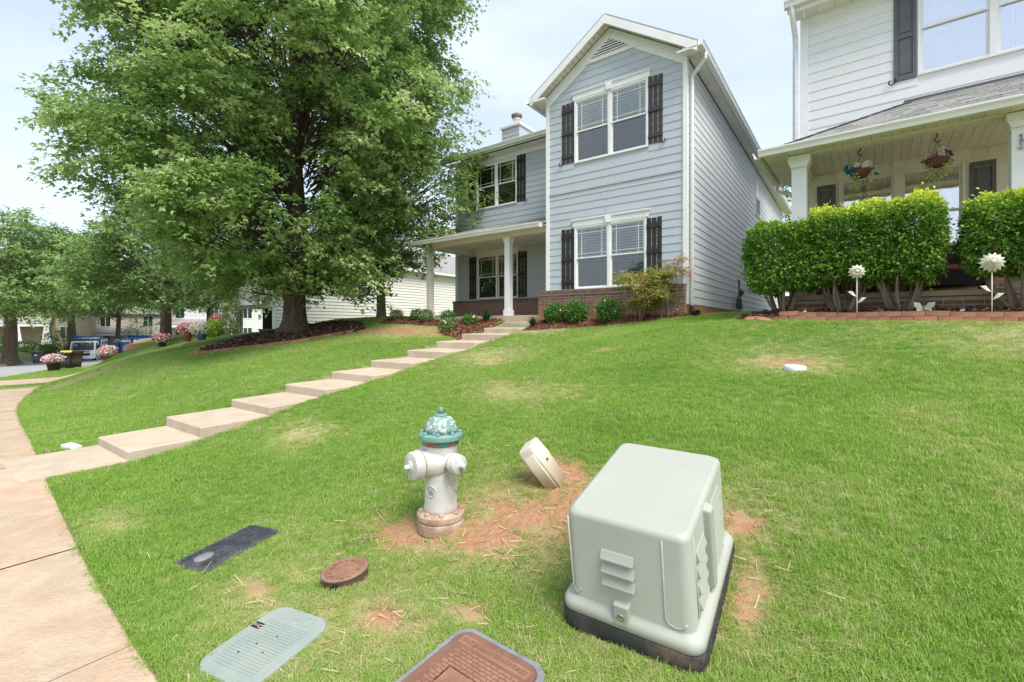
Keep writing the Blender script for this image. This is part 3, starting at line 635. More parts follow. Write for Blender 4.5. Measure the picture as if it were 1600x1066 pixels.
# ------------------------------------------------------------ the white house on the right
C2=(5.60,8.95); TH2=R(38.3); ROT2=-TH2
U2v=(math.cos(TH2),-math.sin(TH2));V2v=(math.sin(TH2),math.cos(TH2))
def W2p(k,y,z=0): return Vector((C2[0]+k*U2v[0]+y*V2v[0],C2[1]+k*U2v[1]+y*V2v[1],z))
def S2(k,y): p=W2p(k,y); return ST(p.x,p.y)
def Z2(k,y): return float(ground_z(*S2(k,y)))
HB=empty('house','white lap-sided two storey house with raised front porch behind the clipped hedges','house',(C2[0],C2[1],0),ROT2)
TB=5.94; BW2=(1.72,3.45,4.33,5.85); BW1=(.62,2.22,1.22,2.68)
MB().box(0,9,.13,12,.1,TB).build('wall',m_room,HB)
sheath(HB,0,9,3.0,TB,.001,[hole(BW2,.045)],m_whiteS); sheath(HB,0,9,.1,3.0,.001,[hole(BW1,.045)],m_tanS)
MB().box(-.012,0,.0,12,.1,TB).build('sheathing',m_whiteS,HB)
siding(HB,.10,4.4,0,3.42,TB-.12,m_whiteS,[hole(BW2)])
siding(HB,.10,4.4,0,1.15,2.86,m_tanS,[hole(BW1)],seam=.42)
MB().box(.10,9,-.03,0,TB-.14,TB).build('frieze',m_trim,HB)
MB().box(-.03,.10,-.035,.0,.3,TB).box(-.03,0,.0,.1,.3,TB).build('corner_board',m_trim,HB,.003)
window(HB,*BW2,0,m_trim,header=False,style='bright',muntin=False,mullw=.10)
window(HB,*BW1,0,m_trim2,style='bright',muntin=False,hdrmat=m_trim2,hdr_h=.17,mullw=.12)
shutter(HB,1.36,1.66,4.27,5.9,0,m_shutG,-1,'panel'); shutter(HB,3.52,3.82,4.27,5.9,0,m_shutG,0,'panel')
shutter(HB,.24,.53,1.15,2.66,0,m_shutG,0,'panel'); shutter(HB,2.31,2.61,1.15,2.66,0,m_shutG,0,'panel')
brickwall(HB,-.02,4.0,-.07,.50,1.14,BR[0])
# main eave
ZB=TB+.16
for i in range(22):
    x0=-.18+i*.235; MB().box(x0,x0+.229,-.36,-.031,TB-.012,TB).build('soffit_panel',m_sof,HB)
MB().box(-.20,9,-.385,-.362,TB-.03,ZB).build('fascia',m_trim,HB); gutter(HB,(-.24,-.39,ZB+.02),(9,-.39,ZB+.02),(0,-1),m_gut,.13,.13)
roofplane(HB,[(-.20,-.40,ZB),(9,-.40,ZB),(9,6,ZB+3.4),(-.20,6,ZB+3.4)],m_shin); roofplane(HB,[(-.20,12.4,ZB),(9,12.4,ZB),(9,6,ZB+3.4),(-.20,6,ZB+3.4)],m_shin)
MB().prism([(0,TB),(12,TB),(6,ZB+3.2)],-.012,.05,'x').build('gable_end',m_whiteS,HB)
downspout(HB,[(-.12,-.44,ZB-.09),(-.12,-.44,ZB-.20),(-.105,-.10,TB-.34),(-.105,-.07,TB-.50),(-.105,-.07,3.55)],m_gut,.05)
# porch: slab, beam, ceiling, columns, roof with single shingles
MB().box(-.12,4.2,-1.72,-.08,.44,.52).build('porch_floor',M('porch_floor_edge',(.62,.46,.30),(.52,.36,.22),rough=.8,bump=.2),HB,.008)
brickwall(HB,-.06,4.0,-1.66,.12,.435,BR[1],cap=False)
MB().box(-.08,-.0,-1.6,0,.1,.435).build('mortar',m_brick,HB)
PB=2.79
MB().box(-.02,4.4,-1.70,-1.50,PB,PB+.13).box(-.02,.18,-1.5,0,PB,PB+.13).build('porch_beam',m_trim2,HB,.004)
for i in range(36):
    x0=.18+i*.115; MB().box(x0,x0+.111,-1.50,-.002,PB+.085,PB+.097).build('ceiling_board',m_sof2,HB)
for i in range(40):
    x0=-.34+i*.118; MB().box(x0,x0+.113,-1.97,-1.70,PB+.012,PB+.024).build('soffit_panel',m_sof2,HB)
for i in range(14):
    y0=-1.70+i*.118; MB().box(-.34,-.02,y0,y0+.113,PB+.012,PB+.024).build('soffit_panel',m_sof2,HB)
for i,xc in enumerate((.14,2.62)):
    h=.105; y0=-1.70; c=MB(); c.box(xc-h,xc+h,y0,y0+2*h,.52,PB-.20); c.box(xc-h-.03,xc+h+.03,y0-.03,y0+2*h+.03,.52,.72)
    c.box(xc-h-.012,xc+h+.012,y0-.012,y0+2*h+.012,PB-.215,PB-.195); c.prism([(xc-h-.005,PB-.195),(xc+h+.005,PB-.195),(xc+h+.045,PB-.10),(xc-h-.045,PB-.10)],y0-.04,y0+2*h+.04,'y'); c.box(xc-h-.05,xc+h+.05,y0-.045,y0+2*h+.045,PB-.10,PB-.001)
    c.build('porch_column',m_trim,HB,.005)
EB=2.83; e=(-.36,-1.98,EB+.02); RH=3.86-EB
def rz(y): return EB+.02+(y+1.98)/1.98*(RH-.02)
roofplane(HB,[e,(4.6,-1.98,EB+.02),(4.6,0,rz(0)),(1.62,0,rz(0))],m_shin,.02,'porch_roof'); roofplane(HB,[e,(1.62,0,rz(0)),(-.012,0,EB+.02+(.348)/1.98*RH),(-.012,.0,EB+.02+.18)],m_shin,.02,'porch_roof')
roofplane(HB,[e,(0,-.36,EB+.02+(.36)/1.98*(RH-.02)*1.0),(-.012,0,EB+.2),(-.36,0,EB+.02)],m_shin,.02,'porch_roof')
nrow=14
cnt=0; SHM={}
for r_ in range(nrow):
    y0=-1.99+r_*1.98/nrow; y1=y0+1.98/nrow+.012; xl=-.36+(y0+1.98)*1.0; x=xl-random.uniform(0,.12)
    while x<4.3:
        ww=random.choice([.13,.17,.21,.27,.33]); th=random.choice([.006,.011,.017]); a=max(x,xl+.01); q=min(x+ww,4.4)
        if q-a>.03:
            if cnt<290 or True:
                key=(round(q-a,2),th)
                if key not in SHM:
                    wd=q-a; dz=(1.98/nrow+.012)/1.98*(RH-.02); d=1.98/nrow+.012
                    SHM[key]=MB().add([(0,0,.024),(wd-.004,0,.024),(wd-.004,d,dz+.021),(0,d,dz+.021),(0,0,.024+th),(wd-.004,0,.024+th),(wd-.004,d,dz+.022),(0,d,dz+.022)],[(4,5,6,7),(0,1,5,4),(0,4,7,3),(1,2,6,5)]).mesh('shingle',m_shin)
                link('shingle',SHM[key],HB,(a,y0,rz(y0))); cnt+=1
        x+=ww
print('shingles',cnt)
hc=MB()
for i in range(14):
    f=i/14; p=Vector((-.36+1.98*f,-1.98+1.98*f,EB+.045+(RH-.02)*f)); q=p+Vector((.17,.17,(RH-.02)/1.98*.17)); hc.add([p+Vector((-.09,.05,-.025)),p+Vector((0,0,.02)),p+Vector((.05,-.09,-.015)),q+Vector((.05,-.09,-.02)),q+Vector((0,0,.012)),q+Vector((-.09,.05,-.03))],[(0,1,4,5),(1,2,3,4)])
hc.build('hip_cap',m_shin,HB)
MB().box(1.5,4.6,-.025,-.003,rz(0)+.01,rz(0)+.055).build('flashing',m_shutG,HB)
MB().box(-.36,4.6,-1.995,-1.972,PB+.01,EB+.035).box(-.378,-.358,-1.995,.0,PB+.01,EB+.035).build('fascia',m_trim2,HB); gutter(HB,(-.385,-2.0,EB+.05),(4.6,-2.0,EB+.05),(0,-1),m_gut2,.11,.12); gutter(HB,(-.385,.05,EB+.05),(-.385,-2.0,EB+.05),(-1,0),m_gut2,.11,.10)
downspout(HB,[(-.43,-.2,PB+.06),(-.42,-.15,PB-.10),(-.30,-.03,PB-.16),(-.06,-.01,PB-.22)],m_gut,.035)
# curled metal number ornament on the right column
orn=empty('column_ornament','small curled grey metal numeral ornament on the right porch column face','ornament',W2p(2.60,-1.715,2.38),ROT2)
pts=[(.0+.028*math.cos(a)*(1-i*.03),-.008,.03+.028*math.sin(a)*(1-i*.03)) for i,a in enumerate(np.linspace(-2.4,2.6,12))]
MB().tube(pts,.007,5).tube([(.0,-.008,.11),(.0,-.008,-.05),(-.02,-.008,-.065)],.009,5).tube([(-.035,-.008,-.05),(0,-.008,-.085),(.045,-.008,-.04),(.03,-.008,-.01)],.006,5).tube([(-.02,-.008,.10),(0,-.008,.12),(.012,-.008,.11)],.008,5).build('scroll',M('pewter',(.42,.42,.40),rough=.4,metal=.6),orn)

# ------------------------------------------------------------ foliage
def norm(a): return a/np.maximum(np.linalg.norm(a,axis=-1,keepdims=True),1e-9)
SHAPES={'maple':(np.array([[0,0,0],[-.52,.42,-.10],[-.20,.52,.02],[0,1.05,-.12],[.20,.52,.02],[.52,.42,-.10]]),np.array([[0,2,1],[0,3,2],[0,4,3],[0,5,4]])),
 'oval':(np.array([[0,0,0],[-.30,.5,.05],[0,1,-.08],[.30,.5,.05]]),np.array([[0,2,1],[0,3,2]])),
 'tri':(np.array([[-.3,0,0],[.3,0,0],[0,1,-.05]]),np.array([[0,1,2]])),
 'petal':(np.array([[-.4,0,0],[.4,0,0],[.45,.8,.1],[-.45,.8,.1]]),np.array([[0,1,2],[0,2,3]]))}
def leafcloud(pos,dirs,up,size,shape='maple',rnd=None):
    n=len(pos); d=norm(dirs); x=norm(np.cross(d,up)); z=np.cross(x,d); P,Fc=SHAPES[shape]
    v=pos[:,None,:]+size[:,None,None]*(P[None,:,0:1]*x[:,None,:]+P[None,:,1:2]*d[:,None,:]+P[None,:,2:3]*z[:,None,:])
    k=len(P); f=(np.arange(n)*k)[:,None,None]+Fc[None]
    if rnd is None: rnd=rng.random(n)
    return v.reshape(-1,3),f.reshape(-1,3),np.repeat(rnd,len(Fc))
def leafobj(name,clouds,mat,parent=None):
    vs=[];fs=[];rs=[];o=0
    for v,f,r in clouds: vs.append(v);fs.append(f+o);rs.append(r);o+=len(v)
    return link(name,npmesh(name,np.concatenate(vs),np.concatenate(fs),mat,{'rnd':('FACE',np.concatenate(rs))}),parent)
def sprays(cent,outd,K,per,length,leaf,shape='maple',droop=.35,spread=.9,flat=.5,rb=None,bias=0.0):
    """K curved sprays per cluster centre, 'per' leaves along each one"""
    C=np.repeat(cent,K,0); O=np.repeat(outd,K,0); n=len(C)
    d=norm(O+rng.normal(0,spread,(n,3))*np.array([1,1,flat])); ln=length*rng.uniform(.5,1.2,n)
    start=C+rng.normal(0,length*.35,(n,3))*np.array([1,1,.6])
    t=rng.random((n,per))**.8
    p=start[:,None,:]+d[:,None,:]*(ln[:,None]*t)[...,None]; p[...,2]-=droop*(ln[:,None]*t**2)
    side=norm(np.cross(d,np.array([0,0,1.]))); sg=rng.choice([-1,1],(n,per))
    p=p+side[:,None,:]*(sg*rng.uniform(.2,1.,(n,per))*leaf*1.1)[...,None]+rng.normal(0,leaf*.45,(n,per,3))
    ld=d[:,None,:]*.7+side[:,None,:]*(sg*rng.uniform(.3,1.2,(n,per)))[...,None]+rng.normal(0,.3,(n,per,3)); ld[...,2]-=.55
    up=np.broadcast_to(np.array([0,0,1.]),(n,per,3))+rng.normal(0,.42,(n,per,3))
    sz=leaf*rng.uniform(.6,1.25,(n,per)); base=np.repeat((rb if rb is not None else rng.random(len(cent))),K)
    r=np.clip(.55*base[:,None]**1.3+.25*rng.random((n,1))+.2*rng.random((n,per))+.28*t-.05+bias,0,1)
    return leafcloud(p.reshape(-1,3),ld.reshape(-1,3),up.reshape(-1,3),sz.ravel(),shape,r.ravel())
def trunk_tube(b,pts,rad,seg=12,flute=.0,seed=0):
    pts=[Vector(p) for p in pts]; n=len(pts); vs=[];fs=[]
    for i,p in enumerate(pts):
        d=(pts[min(i+1,n-1)]-pts[max(i-1,0)]).normalized(); a=(Vector((1,0,0))-d*d.x).normalized(); c=d.cross(a)
        for k in range(seg):
            th=2*math.pi*k/seg; rr=rad[i]*(1+flute*(math.sin(th*3+seed)+.6*math.sin(th*5+seed*2+i*.25))*(1.6 if i<3 else 1)); vs.append(p+(a*math.cos(th)+c*math.sin(th))*rr)
    for i in range(n-1):
        for k in range(seg): k2=(k+1)%seg; fs.append((i*seg+k,i*seg+k2,(i+1)*seg+k2,(i+1)*seg+k))
    b.add(vs,fs,True)
def bend(p0,p1,n=6,sag=.0,wob=.05,rs=random):
    p0=Vector(p0);p1=Vector(p1);L=(p1-p0).length; o=[]
    w1=Vector((rs.uniform(-1,1),rs.uniform(-1,1),rs.uniform(-1,1)))*wob*L
    for i in range(n+1):
        t=i/n; p=p0.lerp(p1,t)+w1*math.sin(math.pi*t); p.z+=sag*L*math.sin(math.pi*t); o.append(p)
    return o
def tree(name,label,x,y,z,H,rad,trunk_r,crown0,prof,nclu,K,per,leaf,mat,bark,slen=.8,shape='maple',offc=(0,0),flare=1.9,shell=(.45,1.0),limbs=10,fork=None,group=None,seed=1,twigs=True,droop=.35,flute=.05,lean=(0,0),trunkfrac=.86,limbparts=False,twr=.02,keep=None,bias=0.0):
    global rng; rng=np.random.default_rng(seed); rs=random.Random(seed)
    t=empty(name,label,'tree',(x,y,z),0,group); b=MB()
    ph=[0,.10,.25,.5,1.0,1.7]+list(np.linspace(2.4,H*trunkfrac,8)) if H>5 else [0,.08,.2,.4,.8]+list(np.linspace(1.2,H*trunkfrac,6))
    pts=[];rr=[]
    for i,h in enumerate(ph):
        pts.append((lean[0]*h+.05*math.sin(h*1.1+seed)*min(1,h/2),lean[1]*h+.05*math.cos(h*.9+seed)*min(1,h/2),h-.05 if i==0 else h))
        rr.append(trunk_r*(1+(flare-1)*math.exp(-h/.22))*(1-h/H)**.75+.01)
    trunk_tube(b,pts,rr,20 if trunk_r>.2 else 10,flute,seed); tk=b.build('trunk',bark,t)
    def tp(h): return Vector((np.interp(h,ph,[p[0] for p in pts]),np.interp(h,ph,[p[1] for p in pts]),h))
    # cluster centres filling the crown profile
    hs=[p[0] for p in prof]; pr=[p[1] for p in prof]
    cs=[]
    while len(cs)<nclu:
        h=rs.uniform(crown0,H); r0=np.interp((h-crown0)/(H-crown0),hs,pr)*rad
        if rs.random()>(r0/rad)**1.2+.08: continue
        a=rs.uniform(0,2*math.pi); lump=1+.10*math.sin(a*3+h*.9+seed)+.08*math.sin(a*5-h*1.7+seed*2); q=math.sqrt(rs.uniform(shell[0]**2,shell[1]**2))*r0*lump
        p=(offc[0]+math.cos(a)*q,offc[1]+math.sin(a)*q,h)
        if keep and not keep(p): continue
        cs.append(p)
    cs=np.array(cs); out=cs-np.array([offc[0],offc[1],0]); out[:,2]=0; out=norm(out); out[:,2]=.22
    leafobj('crown',[sprays(cs,out,K,per,slen,leaf,shape,droop=droop,bias=bias)],mat,t)
    # limbs and twigs
    bb=MB(); sel=sorted(range(len(cs)),key=lambda i:rs.random())
    for j,i in enumerate(sel[:limbs]):
        c=Vector(cs[i]); hb=max(crown0*.85+.1,c.z-math.hypot(c.x,c.y)*rs.uniform(.5,.85)); s0=tp(min(hb,H*.8)); pp=bend(s0,c,8,.08,.07,rs); L=(c-s0).length; r0=min(np.interp(hb,ph,rr)*.55,.03+L*.02)
        if limbparts: m_=MB(); m_.tube(pp,[r0*(1-.85*k/8) for k in range(9)],8); m_.build('limb',bark,t)
        else: bb.tube(pp,[r0*(1-.85*k/8) for k in range(9)],6)
    if twigs:
        for i in sel[limbs:]:
            c=Vector(cs[i]); hb=max(crown0*.9,c.z-math.hypot(c.x,c.y)*rs.uniform(.3,.6)); s0=tp(min(hb,H*.82)); s0=s0.lerp(c,.25); bb.tube(bend(s0,c,5,.06,.1,rs),[twr*(1-.15*k) for k in range(6)],4,False)
    if bb.v: bb.build('branches',bark,t)
    return t
# the big maple
TX,TY=-7.05,15.15; TZ0=float(ground_z(*ST(TX,TY)))
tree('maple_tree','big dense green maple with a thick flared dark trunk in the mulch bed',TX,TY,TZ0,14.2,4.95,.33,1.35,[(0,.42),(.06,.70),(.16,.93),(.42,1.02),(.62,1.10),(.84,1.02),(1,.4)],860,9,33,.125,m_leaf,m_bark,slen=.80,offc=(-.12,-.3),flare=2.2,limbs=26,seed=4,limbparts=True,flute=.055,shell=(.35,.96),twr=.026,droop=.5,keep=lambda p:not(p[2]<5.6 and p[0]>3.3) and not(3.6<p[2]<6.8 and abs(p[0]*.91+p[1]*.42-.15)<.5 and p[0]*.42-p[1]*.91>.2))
# lighter small tree behind, near the porch
X2,Y2=-4.9,17.4
tree('young_tree','slender grey-trunked tree with loose light green foliage between the maple and the porch',X2,Y2,float(ground_z(*ST(X2,Y2))),8.0,2.7,.16,1.9,[(0,.45),(.15,.8),(.4,1.0),(.7,.8),(1,.2)],135,7,22,.12,m_leafY,m_bark2,slen=.8,offc=(1.0,-1.5),flare=1.25,limbs=14,seed=9,flute=.03)

# mulch beds: lumpy sheet plus loose chips
def inside(poly,x,y):
    x=np.asarray(x);y=np.asarray(y);r=np.zeros(x.shape,bool);n=len(poly)
    for i in range(n):
        x0,y0=poly[i];x1,y1=poly[(i+1)%n]; c=((y0>y)!=(y1>y))&(x<(x1-x0)*(y-y0)/((y1-y0)+1e-12)+x0); r^=c
    return r
m_mulchR=leafmat('red_mulch',[(.10,.045,.03),(.22,.10,.06),(.36,.20,.13)],rough=.85,transl=0,spec=.1)
m_mulchD=leafmat('dark_mulch',[(.06,.036,.028),(.14,.085,.06),(.28,.19,.13)],rough=.85,transl=0,spec=.1)
BEDS=[('red',[(3.66,-.98),(3.66,.02),(-.15,.02),(-.3,-.2),(.6,-.45),(2.2,-.72)]),
      ('red',[(4.94,-1.95),(5.6,-1.75),(6.2,-1.2),(7,-.55),(9.8,-.45),(10.2,.4),(8.9,.4),(8.9,.02),(4.94,.02)]),
      ('dark',[(12.2,-4.75),(11.6,-4.45),(10.6,-3.75),(9.9,-2.9),(9.45,-1.9),(9.8,-1.0),(11.0,-.3),(12.6,-.3),(13.7,-1.2),(14.0,-2.6),(13.5,-4.0),(12.8,-4.7)])]
_p=[S2(a,b) for a,b in ((-.62,-2.62),(3.9,-2.62),(3.9,-1.66),(-.15,-1.66),(-.15,-1.2),(-.55,-1.3))]
BEDS.append(('dark',[(float(a),float(b)) for a,b in _p]))
_labels=['red bark mulch bed along the brick base of the blue-grey house','red bark mulch bed left of the path in front of the porch','dark stringy mulch ring around the big maple','dark mulch bed under the clipped hedges of the white house']
for (kind,poly),lab in zip(BEDS,_labels):
    xs=[p[0] for p in poly];ys=[p[1] for p in poly]; st=.07
    gx,gy=np.meshgrid(np.arange(min(xs)-.1,max(xs)+.1,st),np.arange(min(ys)-.1,max(ys)+.1,st),indexing='ij')
    ins=inside(poly,gx,gy); cx,cy=np.mean(xs),np.mean(ys)
    dd=np.zeros(gx.shape)+9
    for i in range(len(poly)):
        a=np.array(poly[i]);b=np.array(poly[(i+1)%len(poly)]);ab=b-a; tt_=np.clip(((gx-a[0])*ab[0]+(gy-a[1])*ab[1])/(ab@ab),0,1); dd=np.minimum(dd,np.hypot(gx-a[0]-tt_*ab[0],gy-a[1]-tt_*ab[1]))
    hgt=np.where(ins,.01+.07*ss(0,.35,dd)+(.12*np.exp(-((gx-12.1)**2+(gy+2.1)**2)/1.2) if poly is BEDS[2][1] else 0),-.03*np.ones_like(dd)-dd*.5); X,Y=WA(gx,gy); Z=ground_z(gx,gy)+hgt+(fbm(gx,gy,7,2)-.5)*.035
    n,k=gx.shape; ii=np.arange(n*k).reshape(n,k); f=np.stack([ii[:-1,:-1],ii[:-1,1:],ii[1:,1:],ii[1:,:-1]],-1); ok=(ins[:-1,:-1]|ins[1:,:-1]|ins[:-1,1:]|ins[1:,1:])|(dd[:-1,:-1]<.08); f=f[ok].reshape(-1,4)[:,::-1]
    rng=np.random.default_rng(5); v1=np.stack([X,Y,Z],-1).reshape(-1,3)
    tri=np.concatenate([f[:,[0,1,2]],f[:,[0,2,3]]]); area=(max(xs)-min(xs))*(max(ys)-min(ys)); nn=int(min(26000,area*1500))
    px=rng.uniform(min(xs),max(xs),nn);py=rng.uniform(min(ys),max(ys),nn); ok=inside(poly,px,py); px=px[ok];py=py[ok]
    fi=np.clip(((px-gx[0,0])/st).astype(int),0,n-1);fj=np.clip(((py-gy[0,0])/st).astype(int),0,k-1); pz=Z[fi,fj]+rng.uniform(.0,.03,len(px)); A,B=WA(px,py)
    m_=len(px); d=rng.normal(0,1,(m_,3)); d[:,2]*=.35; up=np.array([0,0,1.])+rng.normal(0,.5,(m_,3)); lf=leafcloud(np.stack([A,B,pz],-1),d,up,rng.uniform(.03,.075,m_)*(1.5 if kind=='dark' and poly is BEDS[2][1] else 1),'oval',rng.random(m_)**1.3)
    o=leafobj('mulch',[(v1,tri,np.full(len(tri),.12)),lf],m_mulchR if kind=='red' else m_mulchD); tag(o,lab,'mulch',kind='stuff')
# brick edging of the tree bed (two long worn rows) and stones
def edging(name,label,pts,zoff,me_len,mat,wd=.10,ht=.09,gap=.004,courses=1,group=None,jit=.01):
    o=empty(name,label,'edging',W(pts[0][0],pts[0][1],TZ(*pts[0])),0); o.rotation_euler=(0,0,0); base=o.location.copy()
    me=MB().box(-me_len/2,me_len/2,-wd/2,wd/2,0,ht).mesh('brick',mat)
    P=[np.array(p) for p in pts]; seg=[];
    for a,b in zip(P[:-1],P[1:]): seg.append((a,b,np.linalg.norm(b-a)))
    tot=sum(s[2] for s in seg)
    def at(d):
        for a,b,l in seg:
            if d<=l: return a+(b-a)*d/l,(b-a)/l
            d-=l
        return seg[-1][1],(seg[-1][1]-seg[-1][0])/seg[-1][2]
    for c in range(courses):
        d=me_len/2+(c%2)*me_len/2
        while d<tot:
            p,tg=at(d); w_=W(p[0],p[1],0); w_.z=float(ground_z(p[0],p[1]))+zoff+c*(ht+.002); q=W(p[0]+tg[0],p[1]+tg[1],0)-W(p[0],p[1],0)
            z1=float(ground_z(*(p+tg*me_len/2)));z0=float(ground_z(*(p-tg*me_len/2)))
            b=link('brick',me,o,w_-base,(random.uniform(-jit,jit)*2,-math.atan2(z1-z0,me_len)*.9,math.atan2(q.y,q.x)+random.uniform(-jit,jit)*2)); b.rotation_mode='XYZ'; d+=me_len+gap
    return o
edging('brick_edging','low red-brown edging bricks curving along the lower side of the maple mulch bed',[(12.6,-4.95),(11.9,-4.62),(10.9,-4.0),(10.2,-3.25),(9.75,-2.5),(9.5,-1.75)],-.02,.31,m_edge,.09,.10)
a_=[S2(-.10,-2.66),S2(3.6,-2.66)]
edging('brick_edging','two-course red brick edging in front of the hedge bed of the white house',[a_[0],a_[1]],-.02,.225,m_edge,.10,.062,courses=2,jit=.012)
for i,(k,y_) in enumerate(((-.28,-2.55),(-.45,-2.42),(-.62,-2.22),(-.40,-2.62),(-.2,-2.7))):
    s_=S2(k,y_); p=W(*s_,float(ground_z(*s_)))
    o=MB().lathe([(.07,-.03),(.10,.0),(.09,.035),(.05,.045)],7,None,False,1.3,.8).build('stone',m_edge,None,.01,loc=p,rot=(.05*i,.08,i*1.3)); tag(o,['tan rock touching the left end of the brick edging','second tan rock left of the brick edging','leftmost tan rock beyond the brick edging, toward the blue house','tan rock low in the grass below the left end of the edging','tan rock just below the first edging brick'][i],None,'stones at the end of the edging'); o['category']='stone'

# shrubs
def shrub(name,label,s,t,rx,ry,h,n,leaf,mat,shape='oval',group=None,z0=.0,stems=5,box=False,seed=1,ylw=False,stemh=.35,stemr=.02,world=None,rot=ROT,cat='shrub',flowers=None,top_lit=0.0):
    global rng; rng=np.random.default_rng(seed); rs=random.Random(seed)
    p=world if world is not None else W(s,t,float(ground_z(s,t))); o=empty(name,label,cat,p,rot,group)
    d=rng.normal(0,1,(n,3)); d=norm(d); 
    if box: k_=4.5; sc=(np.abs(d)**k_).sum(1)**(-1/k_); q=d*sc[:,None]
    else: q=d.copy()
    lump=1+.07*np.sin(d[:,0]*6+seed)+.06*np.sin(d[:,1]*7+d[:,2]*5+seed)+.035*np.sin(d[:,0]*17+d[:,2]*13+seed*3)+.03*np.sin(d[:,1]*23-d[:,2]*19+seed)
    rad=(rng.random(n)**(.14 if box else .28))*lump; hh=(h-stemh)/2
    pos=q*rad[:,None]*np.array([rx,ry,hh])+np.array([0,0,stemh+hh])
    nd=norm(d*.9+rng.normal(0,.55,(n,3))); up=norm(d+rng.normal(0,.6,(n,3))+np.array([0,0,.5]))
    r=rng.random(n)*.6+.05
    if top_lit: r=np.clip(r*.9+top_lit*np.clip((pos[:,2]-h+.30)/.30,0,1)**1.5*(.55+.45*rng.random(n)),0,1)  # light on the bush tops put into the leaf colour, yellower upward
    cl=[leafcloud(pos,nd,up,leaf*rng.uniform(.6,1.3,n),shape,r)]
    # a few sprigs that break the outline
    m_=n//14; i_=rng.integers(0,n,m_); cl.append(leafcloud(pos[i_]*1.0+d[i_]*rng.uniform(.01,.08,m_)[:,None],nd[i_],up[i_],leaf*rng.uniform(.7,1.2,m_),shape,np.clip(r[i_]+.2,0,1)))
    leafobj('foliage',cl,mat,o)
    sb=MB()
    for i in range(stems):
        a=rs.uniform(0,6.28); r0=rs.uniform(.02,.10)*min(1,rx/.5); r1=rs.uniform(.35,.8)
        sb.tube(bend((r0*math.cos(a)*1.0,r0*math.sin(a)*.8,-.04),(rx*r1*math.cos(a),ry*r1*math.sin(a),stemh+hh*rs.uniform(.3,1)),6,-.03,.10,rs),[stemr*(1-.12*k) for k in range(7)],7)
    if stems: sb.build('stems',m_stem,o)
    if flowers:
        fm,fn,fs=flowers; dd=norm(rng.normal(0,1,(fn,3))+np.array([0,-.4,.5])); c=dd*np.array([rx,ry,hh])*1.02+np.array([0,0,stemh+hh]); cc=np.repeat(c,6,0); a=np.tile(np.arange(6)*math.pi/3,fn)
        ax=norm(np.cross(np.repeat(dd,6,0),np.array([0,0,1.])+.01)); ay=np.cross(np.repeat(dd,6,0),ax); pd=ax*np.cos(a)[:,None]+ay*np.sin(a)[:,None]; leafobj('blossoms',[leafcloud(cc,pd+.35*np.repeat(dd,6,0),np.repeat(dd,6,0),np.full(len(cc),fs),'petal')],fm,o)
    return o
shrub('shrub','small round boxwood-like shrub with one white bloom, next to the path steps',3.05,-.40,.27,.24,.52,2600,.05,m_leafS,'oval','round shrubs along the brick base',seed=21,stemh=.05,stems=3,flowers=(m_whiteF,3,.03))
shrub('shrub','middle of the three bright green round shrubs below the lower front window',2.45,-.42,.27,.25,.56,2600,.05,m_leafS,'oval','round shrubs along the brick base',seed=22,stemh=.05,stems=3)
shrub('shrub','bright green round shrub with white blooms just left of the reddish nandina',1.62,-.42,.26,.24,.56,2600,.05,m_leafS,'oval','round shrubs along the brick base',seed=23,stemh=.05,stems=3,flowers=(m_whiteF,3,.03))
# nandina: thin canes with airy tiers
def nandina(label,s,t,seed,H=1.28,wx=.5):
    global rng; rng=np.random.default_rng(seed); rs=random.Random(seed); o=empty('nandina',label,'shrub',W(s,t,float(ground_z(s,t))),ROT); sb=MB(); cs=[];outs=[]
    for i in range(9):
        a=rs.uniform(0,6.28); h=H*rs.uniform(.45,1); c=Vector((wx*math.cos(a)*rs.uniform(.2,.95),.25*math.sin(a),h)); sb.tube(bend((.09*math.cos(a),.06*math.sin(a),-.04),c,6,.0,.08,rs),[.013*(1-.1*k) for k in range(7)],5)
        for q in range(4): cs.append((c.x+rs.uniform(-.16,.16),c.y+rs.uniform(-.12,.12),c.z-rs.uniform(0,.35))); outs.append((math.cos(a),math.sin(a),.25))
    sb.build('stems',m_stem,o); cs=np.array(cs); leafobj('foliage',[sprays(cs,norm(np.array(outs)),9,16,.20,.048,'oval',droop=.2,rb=np.clip((cs[:,2]/H)*.6+(cs[:,0]/wx)*.5,0,1))],m_leafN,o); return o
nandina('airy yellow-green and reddish nandina before the right half of the lower window',.95,-.42,31,1.22,.50)
nandina('thin leggy nandina with coppery top leaves at the right end of the brick base',.33,-.30,33,1.32,.30)
def strapplant(label,s,t,n,h,seed,cat='plant',group=None,name='daylily'):
    rs=random.Random(seed); o=MB()
    for i in range(n):
        a=rs.uniform(0,6.28); L=h*rs.uniform(.6,1.15); w=.010; r=rs.uniform(.2,.75)*L; p=[]
        for k in range(6): f=k/5; p.append(Vector((math.cos(a)*r*f,math.sin(a)*r*f,L*(f*1.35-.75*f*f*(.4+r/L)))))
        sd=Vector((-math.sin(a),math.cos(a),0)); vs=[]
        for k,q in enumerate(p): ww=w*(1-(k/5)**2)+.001; vs+=[q-sd*ww,q+sd*ww]
        o.add(vs,[(2*k,2*k+1,2*k+3,2*k+2) for k in range(5)],True)
    ob=link(name,o.mesh(name,m_blade),None,W(s,t,float(ground_z(s,t))),(0,0,ROT)); return tag(ob,label,cat,group)
strapplant('clump of strappy dark green leaves at the right side of the top path steps',3.52,-.68,90,.34,41)
strapplant('arching grassy clump beside the white porch column',5.30,-.35,110,.48,42)
